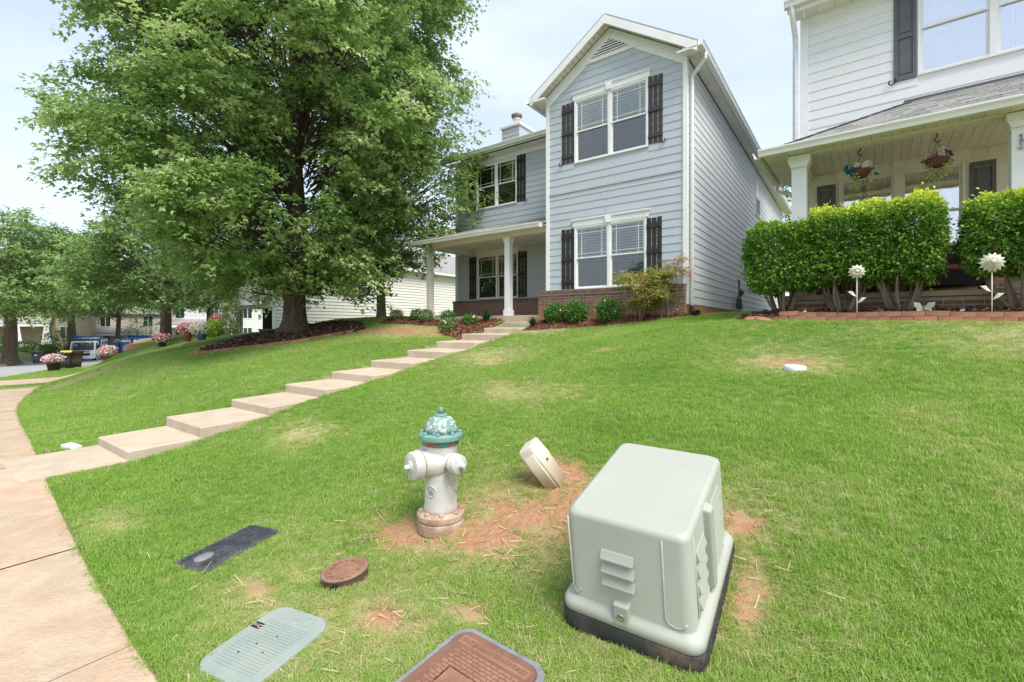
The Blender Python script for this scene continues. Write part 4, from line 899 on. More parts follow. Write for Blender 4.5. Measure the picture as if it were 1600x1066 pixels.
for i,(s,t,h,lab,fl) in enumerate([(9.35,-.1,.36,'tiny dark shrub left of the far porch post, leftmost in the mulch strip',None),(8.35,-.1,.38,'tiny shrub directly right of the far shaded porch post',None),(7.75,-.25,.42,'small shrub at the left corner of the porch brick wall',None),(6.75,-.35,.42,'small green shrub in front of the middle of the porch brick wall',None),(6.0,-1.15,.38,'low shrub nearest the lawn left of the steps',(m_whiteF,4,.03)),(5.7,-.55,.34,'low shrub dotted with white flowers left of the grassy clump',(m_whiteF,10,.032))]):
    shrub('shrub',lab,s,t,.21,.2,h,1300,.045,m_leafS if i%2 else m_leafB,'oval','young shrubs left of the path',seed=50+i,stemh=.03,stems=3,stemr=.008,flowers=fl)
# clipped hedge bushes
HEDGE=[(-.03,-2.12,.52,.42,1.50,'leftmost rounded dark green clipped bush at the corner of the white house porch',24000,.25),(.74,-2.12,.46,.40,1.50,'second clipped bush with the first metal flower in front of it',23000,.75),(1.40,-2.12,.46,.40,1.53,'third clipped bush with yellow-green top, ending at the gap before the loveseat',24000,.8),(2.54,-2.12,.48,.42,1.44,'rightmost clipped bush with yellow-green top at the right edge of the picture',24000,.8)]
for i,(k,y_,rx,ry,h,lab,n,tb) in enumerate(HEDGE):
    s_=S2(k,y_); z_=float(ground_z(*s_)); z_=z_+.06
    shrub('clipped_bush',lab,0,0,rx,ry,h-.12 if i==0 else h,n,.046,m_leafD,'oval','clipped bushes in front of the porch',box=True,stems=13,stemh=(.36,.46,.44,.46)[i],stemr=.030,seed=60+i,world=W2p(k,y_,z_),rot=ROT2,top_lit=tb)

# ------------------------------------------------------------ utility things in the lawn
def flaky(m,N,L,src,c,tc): return mixc(N,L,noise_mask(N,L,src,30,.50,.57,6),c,(.62,.63,.60))
m_hsil=M('hydrant_silver',(.64,.635,.61),(.52,.51,.48),rough=.45,scale=7,metal=.22,bump=.15,bscale=45,spec=.5,extra=lambda m,N,L,src,c,tc: mixc(N,L,mul(N,L,zmask(N,L,src,.16,.03),.75),mixc(N,L,mul(N,L,noise_mask(N,L,src,20,.6,.72),.5),c,(.36,.20,.12)),(.45,.25,.14)))
m_hgrn=M('hydrant_green',(.20,.33,.28),(.14,.26,.215),rough=.45,scale=12,bump=.35,bscale=60,extra=flaky)
m_hrim=M('hydrant_rim',(.19,.33,.285),(.13,.27,.23),rough=.45,scale=12,bump=.3,bscale=60)
m_hred=M('flaked_red',(.07,.27,.22),(.42,.07,.03),rough=.6,scale=28,contrast=.12,bump=.4,bscale=60)
m_hrust=M('rusty_flange',(.42,.30,.22),(.32,.20,.13),rough=.85,scale=10,bump=.6,bscale=60,extra=weather((.58,.52,.44),9,.5,.7,.6,1))
HS,HT=-.58,-7.97; hz=float(ground_z(HS,HT))+.0
hy=empty('fire_hydrant','silver fire hydrant with flaking teal-green bonnet and rusty base flange on bare clay','fire hydrant',W(HS,HT,hz-.01),0,None,.955)
b=MB(); b.lathe([(.155,-.05),(.170,-.04),(.172,.035),(.165,.04),(.165,.046),(.172,.05),(.172,.088),(.160,.095),(.12,.105)],40); 
for i in range(8):
    a=i*math.pi/4+.2; b.lathe([(.021,.09),(.021,.112),(.014,.116)],6,Matrix.Translation((.142*math.cos(a),.142*math.sin(a),0)))
b.build('base_flange',m_hrust,hy,.003)
MB().lathe([(.128,.08),(.122,.13),(.116,.16),(.114,.40),(.118,.50),(.122,.575),(.120,.60)],40).build('barrel',m_hsil,hy)
MB().lathe([(.122,.575),(.132,.585),(.132,.612),(.124,.616)],40).build('lower_rim',m_hred,hy)
b=MB(); b.lathe([(.130,.612),(.156,.618),(.158,.628),(.158,.655),(.148,.662),(.12,.664)],44)
for i in range(8):
    a=i*math.pi/4; b.lathe([(.017,.655),(.017,.676),(.010,.68)],6,Matrix.Translation((.137*math.cos(a),.137*math.sin(a),0)))
b.build('bonnet_rim',m_hrim,hy,.002)
MB().lathe([(.118,.660),(.116,.70),(.104,.735),(.078,.768),(.045,.785),(.01,.79)],40).build('bonnet',m_hgrn,hy)
MB().lathe([(.05,.782),(.05,.793),(.024,.797)],20).lathe([(.020,.795),(.018,.840),(.014,.843)],5).build('operating_nut',m_hrim,hy)
def nozzle(az,z,r,L,name='nozzle'):
    Mx=Matrix.Translation((0,0,z))@Matrix.Rotation(az,4,'Z')@Matrix.Rotation(R(90),4,'Y')
    b=MB().lathe([(r*1.30,.02),(r*1.22,.07),(r*1.02,.105),(r*.93,.125),(r*.93,L-.062)],32,Mx); n_=b.build(name,m_hsil,hy)
    b=MB().lathe([(r*1.05,L-.066),(r*1.08,L-.06),(r*1.08,L-.050),(r*1.02,L-.046),(r*1.02,L-.01),(r*.96,L),(r*.42,L+.004),(r*.36,L+.010),(r*.33,L+.014)],32,Mx)
    b.lathe([(.022,L+.008),(.018,L+.048),(.012,L+.05)],5,Mx); b.build('cap',m_hsil,n_,.002)
    MB().lathe([(r*.96,L-.078),(r*1.01,L-.074),(r*1.01,L-.064),(r*.9,L-.06)],32,Mx).build('rust_ring',m_hrust,n_); return n_
def hp(az,d,z,side=0): return (d*math.cos(az)-side*math.sin(az),d*math.sin(az)+side*math.cos(az),z)
AZ1,AZ2,AZ3=R(-141),R(-43),R(139)
n1=nozzle(AZ1,.455,.098,.240); n2=nozzle(AZ2,.465,.066,.215); n3=nozzle(AZ3,.475,.060,.20)
m_chain=M('chain_steel',(.36,.34,.32),(.25,.18,.13),rough=.5,metal=.6,scale=40)
def chain(pts,r=.007):
    P=[Vector(p) for p in pts]; b=MB(); i=0
    for a,c in zip(P[:-1],P[1:]):
        n=max(1,int((c-a).length/.020))
        for k in range(n):
            q=a.lerp(c,(k+.5)/n); d=(c-a).normalized(); s_=d.cross(Vector((0,0,1)) if abs(d.z)<.9 else Vector((1,0,0))).normalized(); s2=d.cross(s_); e_=s_ if i%2 else s2
            ring=[q+d*.012*math.cos(t)+e_*r*math.sin(t) for t in np.linspace(0,2*math.pi,9)]; b.tube(ring,.0024,5,False); i+=1
    return b
chain([hp(AZ1,.262,.445),hp(AZ1,.266,.41),hp(AZ1,.262,.355),hp(AZ1,.25,.325),hp(AZ1,.245,.30)]).build('chain',m_chain,n1)
chain([hp(AZ2,.10,.47,-.055),hp(AZ2,.14,.38,-.06),hp(AZ2,.17,.29,-.03),hp(AZ2,.175,.265,.0),hp(AZ2,.205,.33,.02),hp(AZ2,.228,.40,.01),hp(AZ2,.232,.45,0)]).build('chain',m_chain,n2)
# cast oval mark on the barrel
Mx=Matrix.Rotation(R(-118),4,'Z')
def obar(ang,z): rr=.119; a=R(-118)+ang; return (rr*math.cos(a),rr*math.sin(a),z)
b=MB(); b.tube([obar(.34*math.cos(t),.265+.038*math.sin(t)) for t in np.linspace(0,2*math.pi,25)],.0035,5,False)
b.tube([obar(-.16,.24),obar(-.10,.29),obar(-.04,.24)],.003,4).tube([obar(-.13,.258),obar(-.07,.258)],.003,4).tube([obar(.04,.24),obar(.10,.29),obar(.16,.24)],.003,4); b.build('cast_mark',m_hsil,hy)

# green-grey transformer box
m_tr=M('pad_grey_green',(.37,.385,.335),(.345,.36,.31),rough=.5,scale=2.5,bump=.06,bscale=150,spec=.4,extra=weather((.40,.40,.33),6,.55,.8,.25,1))
m_pad=M('black_base',(.035,.035,.036),(.022,.022,.022),rough=.7,scale=6,bump=.3,bscale=50,extra=weather((.20,.12,.07),6,.5,.75,.6,1))
tr=empty('utility_cabinet','grey-green moulded utility cabinet with louvres and a black base, nearest object at right','utility cabinet',(.735,2.40,-1.29),0)
tr.rotation_euler=(R(13),R(1.0),R(-33.5))
def rrect(hx,hy,r,n=6):
    o=[]
    for cx,cy,a0 in ((hx-r,hy-r,0),(-hx+r,hy-r,90),(-hx+r,-hy+r,180),(hx-r,-hy+r,270)):
        for i in range(n+1): a=R(a0+90*i/n); o.append((cx+r*math.cos(a),cy+r*math.sin(a)))
    return o
def loft(b,rings,cap=(True,True),smooth=True):
    n=len(rings[0]); vs=[p for r in rings for p in r]; fs=[]
    for i in range(len(rings)-1):
        for k in range(n): k2=(k+1)%n; fs.append((i*n+k,i*n+k2,(i+1)*n+k2,(i+1)*n+k))
    b.add(vs,fs,smooth); m=len(b.v)-len(vs)
    if cap[0]: b.f.append(tuple(m+k for k in range(n-1,-1,-1))); b.sm.append(False)
    if cap[1]: b.f.append(tuple(m+(len(rings)-1)*n+k for k in range(n))); b.sm.append(False)
    return b
def ring(hx,hy,r,z,oy=0): return [(x,y+oy,z) for x,y in rrect(hx,hy,r)]
BX,BY=.318,.415
b=MB(); loft(b,[ring(BX+.012,BY+.012,.07,-.14),ring(BX+.012,BY+.012,.07,.035),ring(BX-.0,BY-.0,.07,.042)]); b.build('base',m_pad,tr)
b=MB(); loft(b,[ring(BX+.002,BY+.002,.065,.040),ring(BX+.006,BY+.006,.065,.046),ring(BX+.004,BY+.004,.065,.075),ring(BX-.010,BY-.010,.06,.094),ring(BX-.030,BY-.030,.055,.100),ring(BX-.034,BY-.034,.05,.108),ring(BX-.046,BY-.040,.045,.522),ring(BX-.052,BY-.046,.045,.539),ring(BX-.068,BY-.062,.045,.549)])
b.build('hood',m_tr,tr)
# recessed front / side fields are suggested by raised corner columns
def onface(face,a,z,out=0):   # a along the face, z up, out = proud
    k=(z-.108)/.397; 
    if face=='f': return Vector((a,-(BY-.034-.006*k)-out,z))
    if face=='r': return Vector((BX-.034-.012*k+out,a,z))
def facebox(face,a0,a1,z0,z1,d0,d1,taper=.008):
    V=[onface(face,a0,z0,-.01),onface(face,a1,z0,-.01),onface(face,a1,z1,-.01),onface(face,a0,z1,-.01),onface(face,a0+taper,z0+taper,d0),onface(face,a1-taper,z0+taper,d0),onface(face,a1-taper,z1-taper,d1),onface(face,a0+taper,z1-taper,d1)]
    return V,[(4,5,6,7),(0,1,5,4),(1,2,6,5),(2,3,7,6),(3,0,4,7)]
def rib(face,a0,a1,z0,z1,d): MB().add(*facebox(face,a0,a1,z0,z1,d,d)).build('corner_panel',m_tr,tr,.012,seg=3)
for a0,a1 in ((-.262,-.222),(.165,.255)):
    P_=[onface('f',a0,.515,.0),onface('f',a0,.15,.0),onface('f',a0+.012,.125,.0),onface('f',(a0+a1)/2,.116,.0),onface('f',a1-.012,.125,.0),onface('f',a1,.15,.0)]
    MB().tube(P_,.0045,6).build('moulded_seam',m_tr,tr)
P_=[onface('r',-.30,z,.0) for z in (.515,.3,.13)]; MB().tube(P_,.0045,6).build('moulded_seam',m_tr,tr)
for z in (.40,.335,.27): MB().add(*facebox('f',-.112,.045,z-.045,z,.024,.004,.004)).build('louvre',m_tr,tr,.003)
V,Fv=facebox('f',-.060,.020,.055,.165,.042,.036,.006); lb=MB().add(V,Fv).build('lock_box',m_tr,tr,.006)
Mx=Matrix.Translation(onface('f',-.02,.105,.036))@Matrix.Rotation(R(90),4,'X'); MB().lathe([(.017,0),(.017,.006),(.011,.006),(.011,-.004)],20,Mx).build('lock_ring',M('brassy',(.40,.36,.26),rough=.45,metal=.7),lb); MB().lathe([(.007,-.01),(.007,.004)],5,Mx).build('bolt',m_stem,lb)
for i in range(4): z=.43-i*.078; MB().add(*facebox('r',-.275,-.125,z-.055,z,.017,.003,.004)).build('louvre',m_tr,tr,.003)
rib('r',-.105,-.030,.112,.525,.034)
for i in range(5): z=.47-i*.074; MB().add(*facebox('r',-.01,.235,z-.052,z,.017,.003,.004)).build('louvre',m_tr,tr,.003)
MB().tube([(-.262,.04,.43),(-.285,.05,.42),(-.262,.06,.43)],.014,6).build('lift_lug',m_tr,tr)

# leaning pedestal box
pd=empty('cable_pedestal','small beige plastic utility pedestal leaning to the left beside the hydrant','pedestal',(.335,3.47,TZW(.335,3.47)-.015),0)
pd.rotation_euler=(R(17),R(-34),R(-30)); pd.rotation_mode='XYZ'
m_ped=M('pedestal_beige',(.66,.61,.50),(.60,.54,.43),rough=.5,scale=4,bump=.08,bscale=80,extra=lambda m,N,L,src,c,tc: mixc(N,L,mul(N,L,zmask(N,L,src,.22,.0),.65),c,(.50,.33,.19)))
b=MB(); loft(b,[ring(.058,.080,.012,-.02),ring(.064,.092,.014,.20),ring(.067,.094,.014,.205),ring(.062,.084,.016,.350),ring(.052,.072,.016,.362)]); b.build('housing',m_ped,pd)
b=MB(); loft(b,[ring(.046,.010,.008,.02,-.096),ring(.046,.010,.008,.30,-.088)]); b.build('front_rib',m_ped,pd)
MB().lathe([(.009,0),(.009,.008)],8,Matrix.Translation((.073,-.02,.20))@Matrix.Rotation(R(90),4,'Y')).build('latch',m_meter,pd)

# lids
def lidloc(s,t,up=.0): return W(s,t,float(ground_z(s,t))+up)
def slope_rot(s,t,extra=0,l=.2):
    a=ROT+extra; ux,uy=math.cos(a),math.sin(a)
    p=W(s,t); f=lambda q: TZW(q[0],q[1]); zx=(f((p.x+ux*l,p.y+uy*l))-f((p.x-ux*l,p.y-uy*l)))/(2*l); zy=(f((p.x-uy*l,p.y+ux*l))-f((p.x+uy*l,p.y-ux*l)))/(2*l)
    return (math.atan(zy),-math.atan(zx),a)
m_blk=M('black_plastic',(.07,.075,.09),(.04,.043,.052),rough=.6,scale=8,bump=.2,bscale=80,extra=weather((.16,.14,.12),9,.5,.75,.45,1))
mb_=empty('water_meter_box','long black textured water meter lid with a grey reader cover, set in the lawn','meter box',lidloc(.495,-8.88,.018),0); mb_.rotation_euler=slope_rot(.495,-8.88,R(14))
b=MB(); loft(b,[ring(.145,.275,.03,-.06),ring(.145,.275,.03,.004),ring(.14,.27,.03,.008)]); b.build('rim',m_blk,mb_)
b=MB(); loft(b,[ring(.118,.258,.02,.0),ring(.118,.258,.02,.014)]); b.build('lid',m_blk,mb_)
b=MB()
for r_ in range(25):
    for c_ in range(5):
        x=-.10+c_*.046+(r_%2)*.020; y=-.245+r_*.0200
        if y<-.12 and abs(x+.005)<.055: continue
        b.box(x-.016,x+.014,y-.005,y+.005,.013,.020)
b.build('tread_bars',m_blk,mb_,kind='stuff')
MB().lathe([(.052,.012),(.056,.016),(.052,.026),(.02,.030)],24,Matrix.Translation((-.0,-.18,0)),True,.85,1.1).build('reader_cover',M('reader_grey',(.20,.20,.20),(.15,.15,.15),rough=.5),mb_)
MB().box(.03,.042,.10,.15,.013,.0205).build('slot',m_dark,mb_)
m_glid=M('pale_green_lid',(.28,.325,.29),(.245,.29,.26),rough=.7,scale=5,bump=.25,bscale=160,extra=weather((.34,.34,.28),5,.5,.8,.4,1))
gl=empty('valve_box_lid','pale green rounded rectangular plastic box lid flush in the grass at the bottom','box lid',lidloc(-.64,-9.19,.006),0); gl.rotation_euler=slope_rot(-.64,-9.19,R(12))
b=MB(); loft(b,[ring(.19,.235,.085,-.05),ring(.19,.235,.085,.012),ring(.184,.229,.08,.018)]); b.build('lid',m_glid,gl)
b=MB()
for i in range(23):
    y=-.18+i*.0165
    if y>.12: break
    b.box(-.135,.135,y,y+.0055,.0175,.0205)
b.build('ribs',m_glid,gl,kind='stuff')
MB().box(-.176,-.118,.045,.085,.0176,.0195).build('hand_hole',m_dark,gl); MB().box(-.170,-.130,.055,.07,.0195,.023).build('dead_leaf',m_stem,gl)
b=MB(); b.box(.045,.105,.145,.148,.0178,.0205).box(.045,.105,.202,.205,.0178,.0205).box(.045,.048,.148,.202,.0178,.0205).box(.102,.105,.148,.202,.0178,.0205).box(-.02,.02,.165,.185,.0178,.0212); b.build('label_frame',m_glid,gl)
for x,y in ((-.03,-.03),(.02,.04),(-.06,-.1),(.05,-.06)): MB().lathe([(.005,.0205),(.004,.0215)],8,Matrix.Translation((x,y,0))).build('hole',m_dark,gl)
m_rust=M('rusty_iron',(.27,.135,.085),(.20,.10,.065),rough=.85,scale=7,bump=.5,bscale=90,extra=weather((.34,.21,.13),4,.45,.7,.6,1))
m_gframe=M('grey_iron',(.22,.24,.26),(.15,.16,.17),rough=.8,scale=8,bump=.4,bscale=70)
def textmesh(txt,size,ext,mat,name='lettering',bold=0):
    cu=bpy.data.curves.new('t','FONT'); cu.body=txt; cu.size=size; cu.extrude=ext; cu.align_x='CENTER'; cu.align_y='CENTER'; cu.offset=bold; cu.resolution_u=2
    ob=bpy.data.objects.new('t',cu); COL.objects.link(ob); bpy.context.view_layer.update(); dg=bpy.context.evaluated_depsgraph_get()
    me=bpy.data.meshes.new_from_object(ob.evaluated_get(dg)); bpy.data.objects.remove(ob); me.name=name; me.materials.clear(); me.materials.append(mat); return me
rl=empty('iron_access_lid','rusty cast iron access lid in a grey frame with raised lettering, at the bottom edge','iron lid',lidloc(-1.60,-8.93,.020),0); rl.rotation_euler=slope_rot(-1.60,-8.93,R(-2))
b=MB(); loft(b,[ring(.255,.345,.085,-.06),ring(.255,.345,.085,.014),ring(.250,.340,.08,.018)]); b.build('frame',m_gframe,rl)
b=MB(); loft(b,[ring(.228,.318,.068,.0),ring(.228,.318,.068,.020),ring(.222,.312,.062,.024)]); b.build('lid',M('dark_rust',(.15,.075,.05),(.10,.055,.04),rough=.9,scale=9,bump=.4),rl)
MB().prism(rrect(.222,.312,.065,4),.0238,.0245,'z').build('surface',M('mid_rust',(.21,.105,.068),(.15,.08,.055),rough=.9,scale=9,bump=.4),rl)
b=MB()
for r_ in range(26):
    for c_ in range(9):
        x=-.155+c_*.037+(r_%2)*.018; y=-.255+r_*.0185
        if abs(x)>.165 or y>.215: continue
        b.box(x-.0160,x+.0160,y-.0074,y+.0074,.0235,.0268)
b.build('tread_blocks',m_rust,rl,kind='stuff')
MB().box(-.195,.195,.232,.284,.0236,.0252).build('letter_band',m_rust,rl,.002)
link('lettering',textmesh('EAST JORDAN IRON WORKS',.028,.0022,m_rust,bold=.0006),rl,(0,.258,.0268))
MB().box(-.11,.11,-.15,.10,.0262,.0272).build('center_plate',m_rust,rl); MB().box(-.118,-.111,-.157,.107,.0236,.0268).box(-.111,.118,.101,.107,.0236,.0268).build('plate_groove',m_dark,rl)
# oval valve box
ov=empty('valve_cover','oval rusty brown valve cover standing a few centimetres proud of the grass','valve cover',lidloc(-.49,-8.66,-.0),0); ov.rotation_euler=(R(9),R(-6),R(22))
m_br=M('brown_iron',(.27,.17,.125),(.19,.12,.09),rough=.8,scale=12,bump=.5,bscale=80)
MB().lathe([(.095,-.05),(.102,-.01),(.100,.058),(.107,.062),(.107,.072),(.098,.076),(.090,.071)],36,None,True,1.25,.92).build('housing',m_br,ov)
MB().lathe([(.090,.060),(.090,.070),(.084,.078),(.078,.072),(.062,.073),(.058,.079),(.05,.073),(.035,.074),(.03,.078),(.01,.078)],36,None,True,1.25,.92).build('lid',m_rust,ov)
b=MB()
for i in range(14): a=i*2*math.pi/14; b.box(-.006,.006,-.008,.008,.073,.079,Matrix.Rotation(a,4,'Z')@Matrix.Translation((.078,0,0)))
b.build('lugs',m_rust,ov,kind='stuff')
MB().box(-.085,-.035,-.088,-.078,-.02,.045).build('notch',m_dark,ov); MB().box(-.10,-.03,-.11,-.08,-.03,-.005).build('bracket',m_br,ov,.006)
wc=empty('cleanout_cap','round white plastic cleanout cap in the middle of the right-hand lawn','cap',lidloc(-2.39,-4.41,-.0),0); MB().lathe([(.10,-.06),(.105,.0),(.105,.028),(.10,.036),(.03,.038)],28).build('cap',m_trim,wc); MB().lathe([(.015,.037),(.013,.042),(.004,.042)],5).build('plug',m_kerb,wc)
wc.rotation_euler=(R(5),0,0)

# ------------------------------------------------------------ porch things of the white house
def basket(label,k,y,zc,seed,cols):
    global rng; rng=np.random.default_rng(seed); o=empty('hanging_basket',label,'hanging basket',W2p(k,y,zc),ROT2,'hanging baskets under the porch ceiling')
    MB().lathe([(.02,-.10),(.08,-.085),(.125,-.03),(.135,.03),(.13,.035),(.10,.03)],20).build('bowl',M('wicker_brown',(.17,.06,.045),(.10,.035,.03),rough=.7,scale=30,bump=.5,bscale=60),o)
    h=PB+.08-zc
    pts=[(0,0,h),(0,0,h-.07)]+[(.032*math.sin(a),0,h-.10+.032*math.cos(a)) for a in np.linspace(0,-4.2,9)]
    MB().tube(pts,.008,6).build('hook',M('rust_hook',(.16,.06,.03),rough=.7),o)
    b=MB()
    for a in (0,2.1,4.2): b.tube([(.13*math.cos(a),.13*math.sin(a),.03),(0,0,h-.13)],.0018,4,False)
    b.tube([(0,0,h-.13),(0,0,h-.16)],.004,4); b.build('wires',m_hook,o)
    for nm,mt,n,c,sp,sz in cols:
        n=int(n*(.7 if 'leaves' in nm else 1.8)); sz*=(.9 if 'leaves' in nm else 1.15)
        cc=np.clip(rng.normal(0,1,(n,3)),-1.4,1.4)*np.array(sp)+np.array(c); K=8; d=norm(rng.normal(0,1,(n*K,3))+np.array([0,0,.6])); leafobj(nm,[leafcloud(np.repeat(cc,K,0),d,rng.normal(0,1,(n*K,3)),np.full(n*K,sz)*rng.uniform(.7,1.2,n*K),'petal' if 'leaves' not in nm else 'oval')],mt,o)
    n=150; a=rng.uniform(0,6.28,n); r=rng.uniform(.09,.16,n); z=rng.uniform(-.26,-.0,n); cc=np.stack([r*np.cos(a),r*np.sin(a),z],-1); keepm=(np.sin(a*3+seed)>-.2); cc=cc[keepm]; m=len(cc)*3; leafobj('ivy_leaves',[leafcloud(np.repeat(cc,3,0)+rng.normal(0,.012,(m,3)),rng.normal(0,1,(m,3))+np.array([0,0,-.8]),rng.normal(0,1,(m,3)),np.full(m,.034),'maple')],m_varL,o)
    return o
basket('hanging basket with white and teal-blue flowers, left of the two under the porch ceiling',.93,-1.30,2.46,71,[('white_flowers',m_whiteF,9,(0,-.02,.085),(.075,.07,.022),.048),('blue_flowers',m_blueF,9,(-.05,0,.03),(.09,.08,.03),.045),('teal_leaves',m_blueF,12,(.05,.03,.0),(.10,.08,.03),.07)])
basket('hanging basket with pale pink, white and purple flowers, right one under the porch ceiling',1.83,-1.25,2.45,72,[('pink_flowers',leafmat('pale_pink',[(.72,.50,.45),(.8,.66,.6)],transl=.3),9,(-.08,-.02,.07),(.03,.05,.03),.042),('white_flowers',m_whiteF,7,(.04,-.03,.10),(.035,.04,.025),.052),('purple_flowers',m_purpF,12,(.08,0,.10),(.05,.05,.04),.03),('teal_leaves',m_blueF,14,(0,0,.05),(.10,.06,.04),.06)])
m_wick=M('black_wicker',(.022,.020,.020),(.010,.009,.009),rough=.5,scale=40,mapscale=(1,1,3),bump=1,bscale=90)
m_cush=M('red_cushion',(.42,.09,.09),(.34,.07,.07),rough=.85,scale=5,bump=.1)
def wicker(label,k,y,rz,wd):
    o=empty('wicker_chair',label,'wicker chair',W2p(k,y,.52),ROT2+rz,'black wicker seats on the porch'); h=wd/2
    MB().box(-h,h,-.30,.30,.12,.36).box(-h-.06,-h,-.32,.32,.05,.60).box(h,h+.06,-.32,.32,.05,.60).build('seat_frame',m_wick,o,.02)
    MB().add([(-h,.24,.36),(h,.24,.36),(h,.36,.80),(-h,.36,.80),(-h,.30,.36),(h,.30,.36),(h,.42,.80),(-h,.42,.80)],[(0,1,2,3),(7,6,5,4),(0,4,5,1),(1,5,6,2),(2,6,7,3),(3,7,4,0)]).build('backrest',m_wick,o,.015)
    n=int(wd/.035); sb=MB()
    for i in range(n): x=-h+.02+i*(wd-.04)/(n-1); sb.add([(x-.008,.225,.38),(x+.008,.225,.38),(x+.008,.345,.79),(x-.008,.345,.79)],[(0,1,2,3)]); 
    sb.build('wicker_ribs',m_wick,o,kind='stuff')
    MB().box(-h+.01,h-.01,-.29,.22,.36,.43).build('cushion',m_cush,o,.02)
    for x in (-h-.03,h+.03):
        for yy in (-.28,.28): MB().box(x-.02,x+.02,yy-.02,yy+.02,0,.12).build('leg',m_wick,o)
    return o
wicker('black wicker loveseat with red cushion on the porch, right of the third bush',1.98,-.62,0,.78); wicker('black wicker armchair with red cushion half hidden behind the second and third bushes',.95,-.68,R(4),.50)
MB().box(0,.36,0,.36,0,.45).build('x',m_wick).name='side_table'; st_=bpy.data.objects['side_table']; st_.location=W2p(.30,-.8,.52); st_.rotation_euler=(0,0,ROT2); tag(st_,'small black wicker side table on the porch behind the second bush','side table')
m_mflower=M('aged_white_metal',(.66,.62,.50),(.50,.44,.33),rough=.6,scale=22,bump=.2,extra=weather((.30,.34,.36),10,.52,.7,.7,1))
def metalflower(label,k,y,zc,r,npet,seed,rings):
    s_=S2(k,y); z0=float(ground_z(*s_)); o=empty('metal_flower',label,'garden stake',W2p(k,y,z0),0,'metal flower garden stakes'); H=zc-z0
    o.rotation_euler=(0,0,R(-35)); rs=random.Random(seed)
    MB().tube([(0,0,-.1),(0,0,H-.02)],.007,6).build('stake',m_mflower,o)
    for q in range(rings):
        rr=r*(1-.26*q); 
        for i in range(npet):
            a=2*math.pi*(i+.5*(q%2))/npet; c,s2=math.cos(a),math.sin(a); px,pz=-s2,c; w=rr*math.pi/npet*.95
            pt=lambda f,wd,dy:(c*rr*f+px*w*wd,-.012-.016*q+dy,H+s2*rr*f+pz*w*wd)
            MB().add([pt(.12,-.35,0),pt(.12,.35,0),pt(.62,1,-.012),pt(1,.0 if q==0 and npet>11 else .35,.012),pt(1,0. if q==0 and npet>11 else -.35,.012),pt(.62,-1,-.012),pt(.6,0,-.022)],[(0,1,6),(1,2,6),(2,3,6),(3,4,6),(4,5,6),(5,0,6)]).build('petal',m_mflower,o)
    MB().lathe([(.03,0),(.026,.014),(.008,.022)],12,Matrix.Translation((0,-.04-.012*rings,H))@Matrix.Rotation(R(90),4,'X')).build('flower_center',m_mflower,o)
    for sg,hz_ in ((-1,H*.50),(1,H*.36)):
        MB().add([(0,0,hz_-.02),(sg*.05,-.02,hz_+.005),(sg*.105,-.01,hz_+.06),(sg*.05,0,hz_+.065),(sg*.055,-.012,hz_+.035)],[(0,1,4),(1,2,4),(2,3,4),(3,0,4)]).build('leaf',m_mflower,o)
    return o
metalflower('white-cream metal daisy garden stake in front of the second bush',.92,-2.56,.765,.105,12,1,2)
metalflower('larger pointed cream metal flower stake in front of the rightmost bush',2.22,-2.56,.78,.125,14,2,3)
bf=empty('butterfly_ornament','pale blue-green metal butterfly ornament on the mulch below the gap in the bushes','garden ornament',W2p(1.62,-2.30,Z2(1.62,-2.30)+.05),R(-30))
m_bf=M('pale_teal_metal',(.50,.60,.50),(.55,.50,.35),rough=.5,scale=16)
for sg in (-1,1): 
    MB().add([(0,0,.06),(sg*.04,-.03,.14),(sg*.11,-.05,.15),(sg*.095,-.04,.085),(0,0,.04)],[(0,1,2,3,4)]).build('upper_wing',m_bf,bf).modifiers.new('s','SOLIDIFY').thickness=.003; MB().add([(0,0,.05),(sg*.08,-.035,.07),(sg*.07,-.03,.0),(0,0,.02)],[(0,1,2,3)]).build('lower_wing',m_bf,bf).modifiers.new('s','SOLIDIFY').thickness=.003
MB().tube([(0,0,.0),(0,-.005,.10)],.010,6).tube([(0,0,.02),(0,.02,-.1)],.004,4).build('body',m_br,bf)
for k,y,lab in ((.30,-2.48,'small clear solar stake light under the leftmost bush'),(1.98,-2.40,'small solar stake light right of the butterfly ornament')):
    o=empty('solar_light',lab,'solar light',W2p(k,y,Z2(k,y)),ROT2,'solar stake lights in the hedge bed'); MB().tube([(0,0,-.1),(0,0,.06)],.008,6).build('stake',m_meter,o); MB().lathe([(.022,.05),(.026,.11)],10).build('lens',M('clear_lens',(.6,.62,.6),rough=.2),o); MB().lathe([(.03,.11),(.032,.125),(.02,.135)],10).build('cap',m_meter,o)

# ------------------------------------------------------------ neighbour's cream house, beyond the maple
def hs(s,t): return (-(s),t)
NX,NY=-20.15,1.25
HN=empty('house','cream lap-sided neighbour house seen behind the maple trunk, with a cluttered side porch','house',W(20.15,1.25,0),ROT)
def lapwall(parent,x0,x1,y0,y1,z0,z1,mat,axis,exp=.178,name='siding',ends=None):
    b=MB(); z=z0
    while z<z1-.01:
        h=min(exp,z1-z)
        e0,e1=(ends(z+h/2) if ends else ((x0,x1) if axis=='x' else (y0,y1)))
        if axis=='x': b.prism([(y0,z),(y0-.035,z),(y0-.006,z+h),(y0,z+h)],e0,e1,'x')
        else: b.prism([(x1,z),(x1+.035,z),(x1+.006,z+h),(x1,z+h)],e0,e1,'y')
        z+=exp
    return b.build(name,mat,parent,kind='stuff')
HWn=-4.2
MB().box(HWn,0,1.5,15,-2.2,3.7).box(HWn,0,.002,1.498,1.05,3.7).box(-.12,0,.002,1.498,-2.2,1.048).build('wall',m_creamH,HN); lapwall(HN,0,.001,.09,15,-1.6,3.62,m_creamH,'y'); lapwall(HN,HWn,0,0,0,1.3,3.62,m_creamH,'x')
